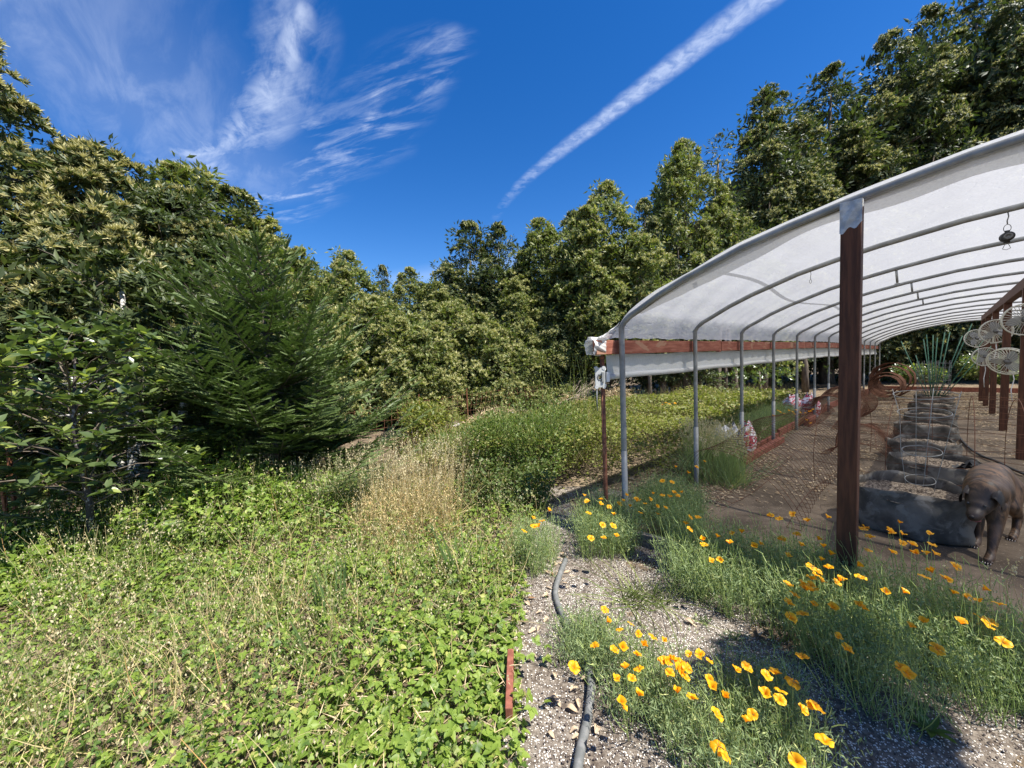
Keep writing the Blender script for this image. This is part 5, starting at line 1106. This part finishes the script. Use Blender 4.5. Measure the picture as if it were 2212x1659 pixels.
KN = dict(ros=[rosette(.105,11,0,.28,LEAF4), rosette(.10,10,0,.28,LEAF4), rosette(.105,9,14,.28,LEAF4,1.0,.17), rosette(.10,8,18,.28,LEAF4,1.05,.16)], inner=spray(34,.5,.12,.28), bough=.34)
MA = [MT['leaf_dark'], MT['leaf_cream_far'], MT['bark']]; MM = [MT['leaf_mid'], MT['leaf_cream_far'], MT['bark']]
TV = {}
def variant(key, hgt, R, k, seed, kit, cl, cr, mats, nro=24, **kw):
    nro = 38 if kit is KB else nro; pl = plumeset(hgt, R, k, seed, **kw); V, T, Mi = crown(pl, kit, cl, cr, nro)
    TV[key] = (npmesh('crown', V, T, mats, Mi), trunk_mesh('trunk', hgt, .035*hgt*.55, pl, MT['bark']), hgt)
variant('a', 6.0, 1.7, 6, 1, KA, 1, .78, MM); variant('b', 6.0, 1.6, 6, 2, KA, 1, .62, MA); variant('c', 6.0, 1.9, 8, 3, KA, 1, .86, MM, lo=.6, hi=.88)
variant('r', 3.0, 1.7, 8, 4, KA, 1.1, .80, MM, base=.05, lo=.6, hi=.95)
variant('t', 12.0, 2.8, 8, 5, KB, 1, .74, MA, base=.08); variant('u', 12.0, 2.6, 7, 6, KB, 1, .62, MA, base=.08); variant('v', 12.0, 3.0, 9, 7, KB, 1, .78, MA, base=.08, lo=.5, hi=.9)
variant('s', 9.0, 1.1, 3, 8, KA, .5, .25, MA, 7)
def tree(key, u, vtop, depth, wscale, rz, label, name='broadleaf_tree', group='trees beyond the garden', dz=0):
    cm, tm, h0 = TV[key]; p_ = D(u, vtop, depth); g = gz(p_.x, p_.y); h = p_.z - g; k = h/h0
    t = thing(name, label, 'tree', (p_.x, p_.y, g), group, (0, 0, rz)); t.scale = (k*wscale*(1.16 if key in 'tuv' else 1.30), k*wscale*(1.16 if key in 'tuv' else 1.30), k)
    link('crown', cm, t); link('trunk', tm, t); return t
TL = [
 ('c', 400, 372, 9.0, 1.05, .3, 'rounded tree with two raised tips, between the big left tree and the fir'),
 ('b', 505, 420, 9.6, 1.0, 1.4, 'dark dense tree right behind the top of the fir tree'),
 ('a', 575, 480, 10.0, .75, 5.1, 'tree whose right flank drops to open sky, behind the fir'),
 ('a', 668, 570, 10.8, .75, 2.2, 'low tree just right of the fir tip, below open sky'),
 ('c', 745, 548, 11.6, .8, 2.9, 'pale rounded tree standing alone right of the fir'),
 ('b', 826, 580, 14.5, .42, .9, 'small pointed spire of a tree far back in the middle gap'),
 ('a', 882, 585, 13.2, .72, 3.4, 'cream tipped tree in the middle of the gap'),
 ('c', 942, 612, 12.6, .75, 4.1, 'pale cream tree at the right end of the middle gap'),
 ('b', 1012, 488, 14.2, .8, .4, 'dark tree with several tips at the left end of the tall right group'),
 ('b', 1075, 492, 14.6, .75, 2.0, 'second dark tree from the left in the tall right group'),
 ('a', 1168, 480, 14.0, .72, 1.1, 'narrow light green tree between two darker ones right of the middle'),
 ('b', 1236, 466, 14.4, .62, 3.0, 'slim dark tree left of the big cream flecked tree'),
 ('c', 1304, 404, 13.4, .72, 1.9, 'big cream flecked pyramid tree above the corner of the shade house'),
 ('b', 1392, 440, 14.5, .6, 4.4, 'dark tree filling the notch right of the big cream flecked tree'),
 ('a', 1478, 312, 15.4, .56, .2, 'tall narrow golden flecked tree left of the sparse one'),
 ('s', 1552, 296, 16.5, .85, 1.0, 'sparse grey twiggy spire among the tall trees'),
 ('b', 1560, 430, 15.8, .7, 2.6, 'shorter dark tree in front of the sparse grey spire'),
 ('t', 1662, 198, 19.5, .9, .5, 'tall tree with cream patches, right of the sparse grey spire'),
 ('u', 1795, 152, 21.0, .9, 1.8, 'tall pointed dark tree with twin tips over the roof edge'),
 ('v', 1925, 82, 21.5, .72, 3.0, 'massive dark tree with bright flecks on its left side over the roof'),
 ('u', 2010, 26, 22.5, .75, 4.2, 'very tall narrow tree reaching near the top of the picture'),
 ('t', 2115, -25, 22.0, .66, 5.3, 'very tall tree cut by the top edge above the white roof'),
 ('v', 2200, -10, 19.5, .70, .8, 'darkest tall tree at the right edge above the white roof'),
 ('u', 2300, -30, 19.0, .75, 2.2, 'shadowed tall tree cut by the right edge of the picture'),
 ('b', 1450, 560, 13.2, .8, 5.0, 'shorter tree close behind the left roof edge of the shade house'),
 ('a', 1600, 480, 16.2, .72, 3.6, 'mid height tree with cream sprays touching the roof line'),
 ('u', 1730, 330, 22.5, .85, .1, 'dark tree low between the two tall trees above the roof edge'),
 ('v', 1860, 300, 22.5, .8, 5.9, 'dark mass of a tree low behind the roof, left of the brown post top'),
 ('v', 2070, 260, 23.5, .85, 1.1, 'dark tree low behind the roof, right of the brown post top'),
 ('a', 1120, 600, 13.0, .8, 4.9, 'low dark tree in shade at the foot of the tall right group'),
 ('b', 1205, 610, 12.9, .8, .7, 'low dark tree behind the rusty pole in deep shade'),
]
for a in TL: tree(*a)
for (u, v, d_, ws, rz, lab) in [(800, 655, 10.6, .75, .4, 'rounded cream flecked bush tree low at the left of the middle gap'), (890, 690, 10.9, .8, 1.7, 'rounded bush tree low in the middle of the picture'), (975, 665, 12.0, .75, 2.9, 'rounded bush tree leaning against the tall dark trees'), (1060, 705, 11.9, .75, 4.0, 'light green bush tree above the back fence'), (1140, 720, 12.3, .7, 5.2, 'small pale bush tree at the right end of the back fence'), (700, 650, 10.2, .7, 2.4, 'bush tree showing through the right side of the fir')]:
    tree('r', u, v, d_, ws, rz, lab, 'bush_tree', 'rounded bushes behind the back fence')
# branch that catches the sun under the curtain
def lit_branch(c, label):
    c = Vector(c); fb = FB(); n = 90; p_ = rv(n)*[.55,.4,.16]; d_ = rv(n)*[1,1,.3]
    for j in range(n): put(fb, KA['ros'][j % 2], p_[j:j+1], frames(d_[j:j+1]+[0,0,.8], np.array([[0.,1,0]])), np.array([1.1]))
    t = thing('young_tree', label, 'tree', (c.x, c.y, 0)); V, T, Mi = fb.arrays(); link('crown', npmesh('crown', V + [0,0,c.z], T, [MT['leaf_broad'], MT['leaf_cream_far'], MT['bark']], Mi), t)
    mb = MB(); mb.tube([(0,0,-.2),(.06,.03,c.z*.5),(0,0,c.z+.1)], [.05,.04,.015], 7); mb.build('trunk', MT['bark'], t, True)
p_ = D(1640, 806, 10.2); lit_branch(p_, 'young tree catching the sun in the dark under the rolled curtain')
# trunks in the shade behind the hedge
for i, (u, dd, r) in enumerate([(1432, 12.6, .10), (1452, 13.0, .07), (1485, 12.8, .09), (1548, 13.2, .11), (1566, 14, .08), (1590, 13.5, .10), (1650, 15, .10), (1405, 12.2, .06), (1740, 16.5, .12)]):
    p_ = D(u, 800, dd); mb = MB((p_.x, p_.y, 0)); ln = .5*math.sin(i*2.3); mb.tube([(p_.x, p_.y, -.4), (p_.x+ln*.15, p_.y, .9), (p_.x+ln*.4, p_.y+.1, 1.8), (p_.x+ln*.6, p_.y, 2.5)], [r*1.2, r, r*.8, r*.3], 9)
    o = mb.build('bare_trunk', MT['bark'], None, True); o.location = (p_.x, p_.y, 0); tag(o, 'bare shaded trunk standing in the dark beneath the side curtain', 'tree', 'bare trunks in the shade')
# distant wood closing the view between and behind the trees
fb = FB(); ring = []
for k in range(2600):
    az = -1.15 + 2.45*random.random(); d_ = 27 + 9*random.random() + (1.5 if abs(az) > .9 else 0); z = (2.6 + (6.2 if az > .62 else 0)*random.random())*random.random()
    ring.append((d_*math.sin(az), d_*math.cos(az), z, random.uniform(1.2, 2.1)))
ring = np.array(ring); n = len(ring); V, T, Mi = SP_B[0]; keep = np.arange(len(T)) % 2 == 0
for j in range(n):
    pass
dd = rv(n)*[1,1,.5]; W, TT = scatter((V, T), ring[:,:3], frames(dd, np.tile([0,0,1.],(n,1))), ring[:,3]); fb.add((W, TT), np.tile(Mi, n))
tag(link('woodland', fb.mesh('woodland', MA)), 'dark mass of woodland far behind the trees', 'woods', kind='stuff')
# ------------------------------------------------------------------ big tree at the left, nearer and finer
def near_tree(label, base, hgt, R, plumes, dens, cr, trunk_r, bark='bark'):
    V, T, Mi = crown(plumes, KN, 1.15, cr, 24); t = thing('broadleaf_tree', label, 'tree', base, 'trees beyond the garden')
    link('crown', npmesh('crown', V, T, [MT['leaf_dark'], MT['leaf_cream'], MT['bark']], Mi), t); link('trunk', trunk_mesh('trunk', hgt, trunk_r, plumes, MT[bark]), t)
near_tree('huge near tree at the left edge, thick with cream new leaves', (-8.6, 5.9, 0), 7.5, 2.8, [(0,0,.9,7.5,2.0),(1.9,.5,.9,5.2,1.15),(1.5,-1.3,.8,4.9,1.1),(2.7,-.3,.8,3.9,.95),(.2,-2.0,1.0,6.2,1.2),(-1.2,1.6,1.5,7.2,1.3),(2.6,1.4,.9,4.9,1.1),(1.2,1.9,1.2,5.8,1.2)], 62, .55, .16)
near_tree('cream tipped tree behind the huge near tree, its flank sloping to the fir', (-5.9, 7.0, 0), 4.6, 1.9, [(0,0,.7,4.7,1.35),(-1.2,-.3,.8,4.5,1.1),(.9,.5,.6,3.9,.9),(.4,-1.0,.6,3.3,.9)], 58, .42, .10)
near_tree('shaded low tree with pale lichened trunk left of the fir', (-4.95, 5.0, 0), 3.0, 1.3, [(0,0,1.35,3.0,.9),(-.9,-.1,1.2,2.8,.8),(.7,.3,1.3,2.9,.7),(-1.5,.6,1.0,3.2,.9)], 48, .15, .135, 'pale_bark')
# dark undergrowth under the left trees
fb = FB(); P_ = fill([(-9,4.2),(-5.6,4.3),(-4.2,5.6),(-3.4,6.4),(-3.6,8),(-9,9)], 40); n = len(P_); V, T, Mi = KN['inner']; W, TT = scatter((V, T), xyz(P_, .1+1.1*RNG.random(n)**1.4), frames(rv(n), updirs(n,.6)), .8+.5*RNG.random(n)); fb.add((W, TT), np.tile(Mi, n))
tag(link('undergrowth', fb.mesh('undergrowth', [MT['leaf_dark'], MT['leaf_dark'], MT['bark']])), 'dark undergrowth beneath the trees at the left', 'undergrowth', kind='stuff')
fb = FB(); P_ = np.concatenate([fill([(3.4,14.2),(7.6,15.2),(13.2,21.6),(15.5,24),(20,20),(24,17.5),(26,19),(20,24),(12,24),(6,18),(2,14.5)], 9)]); n = len(P_); put(fb, KB['inner'], xyz(P_, .1+2.3*RNG.random(n)), frames(rv(n), updirs(n,.6)), 1.0+.6*RNG.random(n)); put(fb, KB['ros'][0], xyz(P_, .2+2.2*RNG.random(n)), frames(rv(n)+[0,0,.6], rv(n)), 1.0+.4*RNG.random(n))
tag(link('shade_undergrowth', fb.mesh('shade_undergrowth', MA)), 'dark undergrowth in deep shade behind the hedge and the shade house', 'undergrowth', kind='stuff')
# ------------------------------------------------------------------ broad-leaved sapling in front of the left fence
def sapling(label, base, hgt, R, n, leaf_l, rz=0):
    t = thing('sapling', label, 'tree', base); fb = FB(); mb = MB(); mb.tube([(0,0,-.2),(.02,.01,hgt*.3),(-.03,.0,hgt*.6),(.02,.03,hgt*.97)], [.028,.024,.016,.005], 9); tw = MB()
    def ros(c, out, m, s_):
        aa = np.arange(m)*2.4 + RNG.random()*6; d_ = np.column_stack([np.cos(aa), np.sin(aa), .2+.35*rv(m,1)[:,0]]) + np.array(out)*.45
        fb.add(scatter(wide(LEAF4,.46), np.tile(np.array(c),(m,1)) + .008*rv(m), frames(d_, updirs(m,.4)), leaf_l*s_*(.65+.5*RNG.random(m))), 0)
    for i in range(n):
        f = (i+.5)/n; z0 = hgt*(.26+.66*f); a = i*2.399+rz+random.uniform(-.4,.4); L_ = R*(.55+.5*math.sin(PI*min(1,.25+f*.75)))*random.uniform(.55,1.15); el = random.uniform(.1,.9)
        s_ = Vector((.02*math.sin(z0*3),0,z0)); d = Vector((math.cos(a)*math.cos(el), math.sin(a)*math.cos(el), math.sin(el))); e = s_ + d*L_ + Vector((0,0,-.10*L_))
        m_ = s_.lerp(e,.5)+Vector((random.uniform(-.04,.04),random.uniform(-.04,.04),.05)); tw.tube([s_, m_, e], [.007,.005,.002], 5); ros(e, d, 9, 1.1); ros(m_.lerp(e,.5), d, 5, .95)
        for j in range(3):
            o = m_.lerp(e, random.uniform(.0,.9)); d2 = (d*.5 + Vector((random.uniform(-1,1),random.uniform(-1,1),random.uniform(-.3,.7)))).normalized(); q_ = o + d2*L_*random.uniform(.25,.5); tw.tube([o, q_], [.004,.002], 4); ros(q_, d2, 8, 1); ros(o.lerp(q_,.55), d2, 4, .9)
    link('crown', fb.mesh('crown', [MT['leaf_broad']]), t); mb.build('trunk', MT['sapbark'], t, True); tw.build('branch', MT['bark'], t, True)
sapling('broad leaved sapling with thin spotted trunk in front of the left wire fence', (-3.58, 3.14, 0), 1.95, .72, 44, .105)
sapling('broad leaved sapling cut by the left edge of the picture', (-4.75, 3.35, 0), 1.7, .65, 40, .11, 1)
sapling('broad leaved shoots rising between the left saplings and the fir', (-4.05, 4.2, 0), 1.75, .62, 38, .095, 2)
# ------------------------------------------------------------------ fir
def fir(label, base, hgt, R):
    t = thing('fir_tree', label, 'tree', base); fb = FB(); mb = MB(); mb.tube([(0,0,-.3),(.01,0,hgt*.5),(0,.01,hgt)], [.06,.035,.006], 9)
    nd = 72; f = np.linspace(0, 1, nd); a = np.where(np.arange(nd) % 2, 1, -1)*(1.15+.25*RNG.random(nd)); d_ = np.column_stack([np.sin(a), .18+.35*f, .10+.30*RNG.random(nd)]); p_ = np.column_stack([np.zeros(nd), f, np.zeros(nd)])
    top = scatter(wide(LEAF2,.40), p_, frames(d_, np.tile([0,0,1.],(nd,1))), .13*(1.0-.45*f**3)); TW = (np.concatenate([top[0], np.array([[-.006,0,0],[.006,0,0],[0,1,0]])]), np.concatenate([top[1], np.array([[0,1,2]])+len(top[0])]))
    pos, dr, nr, ss = [], [], [], []
    def bough(o, d, L_, lev=0):
        side = d.cross(UP).normalized(); nseg = max(3, int(L_/.075)); prev = o
        for i in range(nseg):
            g = (i+.6)/nseg; c = o + d*(L_*g) + UP*(-.16*L_*math.sin(g*2.6)+.20*L_*g*g)
            ln = (.09 + .27*L_*(1-g)**.8*min(1, g*4+.25))*random.uniform(.75,1.15)
            for sg in (-1, 1):
                if g < .12 and L_ > .5: continue
                dd = (d*.75 + side*sg*.95 + UP*random.uniform(-.15,.45)).normalized()
                if ln > .26 and lev == 0:
                    for h in (0, .38, .72):
                        b_ = c + dd*(ln*h); pos.append(b_); dr.append(dd); nr.append(UP); ss.append(ln*(.40 if h else .45))
                        for s2 in (-1, 1):
                            d3 = (dd*.75 + dd.cross(UP).normalized()*s2*.8 + UP*random.uniform(-.1,.3)).normalized(); pos.append(b_ + dd*ln*.1); dr.append(d3); nr.append(UP); ss.append(ln*.36*(1-.35*h))
                else: pos.append(c); dr.append(dd); nr.append(UP); ss.append(ln)
            pos.append(c); dr.append((d + UP*.25).normalized()); nr.append(UP); ss.append(.11)
            mb.tube([prev, c], [.010*(1-g)+.002]*2, 5, cap=False); prev = c
        pos.append(prev); dr.append((d+UP*.35).normalized()); nr.append(UP); ss.append(.17)
    nw = 17
    for w_ in range(nw):
        fz = w_/(nw-1); z = .16 + (hgt-.22)*fz**.92; L0 = R*(1-fz)**.80*(.92+.16*random.random()) + .07; nb = 9 if fz < .75 else 6
        for k in range(nb):
            a = k*2*PI/nb + w_*.7 + random.uniform(-.25,.25); el = .10 + .55*fz + random.uniform(-.22,.30); d = Vector((math.cos(a)*math.cos(el), math.sin(a)*math.cos(el), math.sin(el))); bough(Vector((0,0,z+random.uniform(-.05,.05))), d, L0*random.uniform(.72,1.12))
    for i in range(16): z = hgt*(.86+.14*i/16); a = i*2.4; pos.append(Vector((0,0,z))); dr.append(Vector((math.cos(a),math.sin(a),1.1)).normalized()); nr.append(UP); ss.append(.15)
    pos.append(Vector((0,0,hgt-.02))); dr.append(UP); nr.append(Vector((1,0,0))); ss.append(.2)
    A = np.array; n = len(pos); fb.add(scatter(TW, A([tuple(p) for p in pos]), frames(A([tuple(p) for p in dr]), A([tuple(p) for p in nr])+.35*rv(n)), A(ss)), 0)
    link('crown', fb.mesh('crown', [MT['fir']]), t); mb.build('trunk', MT['bark'], t, True); return n
fn = fir('young dark green fir tree with layered boughs at the left', (-3.0, 4.75, 0), 3.15, 2.2)
print('fir twigs', fn)
# ------------------------------------------------------------------ wire fences
def fence(label, pts, hgt, dx, dz, post_idx, mat='rustwire', rr=.0032, lean=.02):
    org = Vector(pts[0]); t = thing('wire_fence', label, 'fence', org); mb = MB(org); P_ = [Vector(p) for p in pts]; out = []
    for i in range(len(P_)-1):
        L_ = (P_[i+1]-P_[i]).length; k = max(2, int(L_/dx)); out += [P_[i].lerp(P_[i+1], j/k) for j in range(k)]
    out.append(P_[-1]); nz = int(hgt/dz); jit = lambda p, z: p + UP*z + Vector((lean*math.sin(p.x*3+z*4), lean*math.cos(p.y*3+z*3), .012*math.sin(p.x*9)))
    for j in range(nz+1): mb.tube([jit(p, .03+j*dz) for p in out], rr, 4)
    for p in out: mb.tube([jit(p, z) for z in (0, hgt*.5, hgt*random.uniform(.9,1.04))], rr, 4)
    mb.build('wire_mesh', MT[mat], t, True)
    for i in post_idx:
        p = P_[i]; mb = MB(org); mb.bar(p - UP*.3, p + UP*(hgt+.12), .008, .022, up=(1,0,0)); mb.bar(p - UP*.3 + Vector((0,.014,0)), p + UP*(hgt+.12) + Vector((0,.014,0)), .022, .006, up=(1,0,0)); mb.build('post', MT['rust'], t)
fence('rusty welded wire fence in the shade at the lower left', [(-6.0,2.75,0),(-4.45,3.28,0),(-3.95,3.62,0),(-3.35,3.95,0),(-2.7,4.35,0)], .62, .105, .10, [0,1])
fence('taller piece of rusty wire mesh at the left edge', [(-5.6,3.05,0),(-4.55,3.42,0)], .95, .105, .10, [1])
fence('brown wire field fence across the back of the garden', [(-2.9,6.6,0),(-1.95,8.0,0),(-1.1,9.3,0),(-.1,10.6,0),(.9,11.5,0)], .85, .15, .13, [1,2,3,4], rr=.0032, lean=.05)
t = None
sc.frame_set(1)
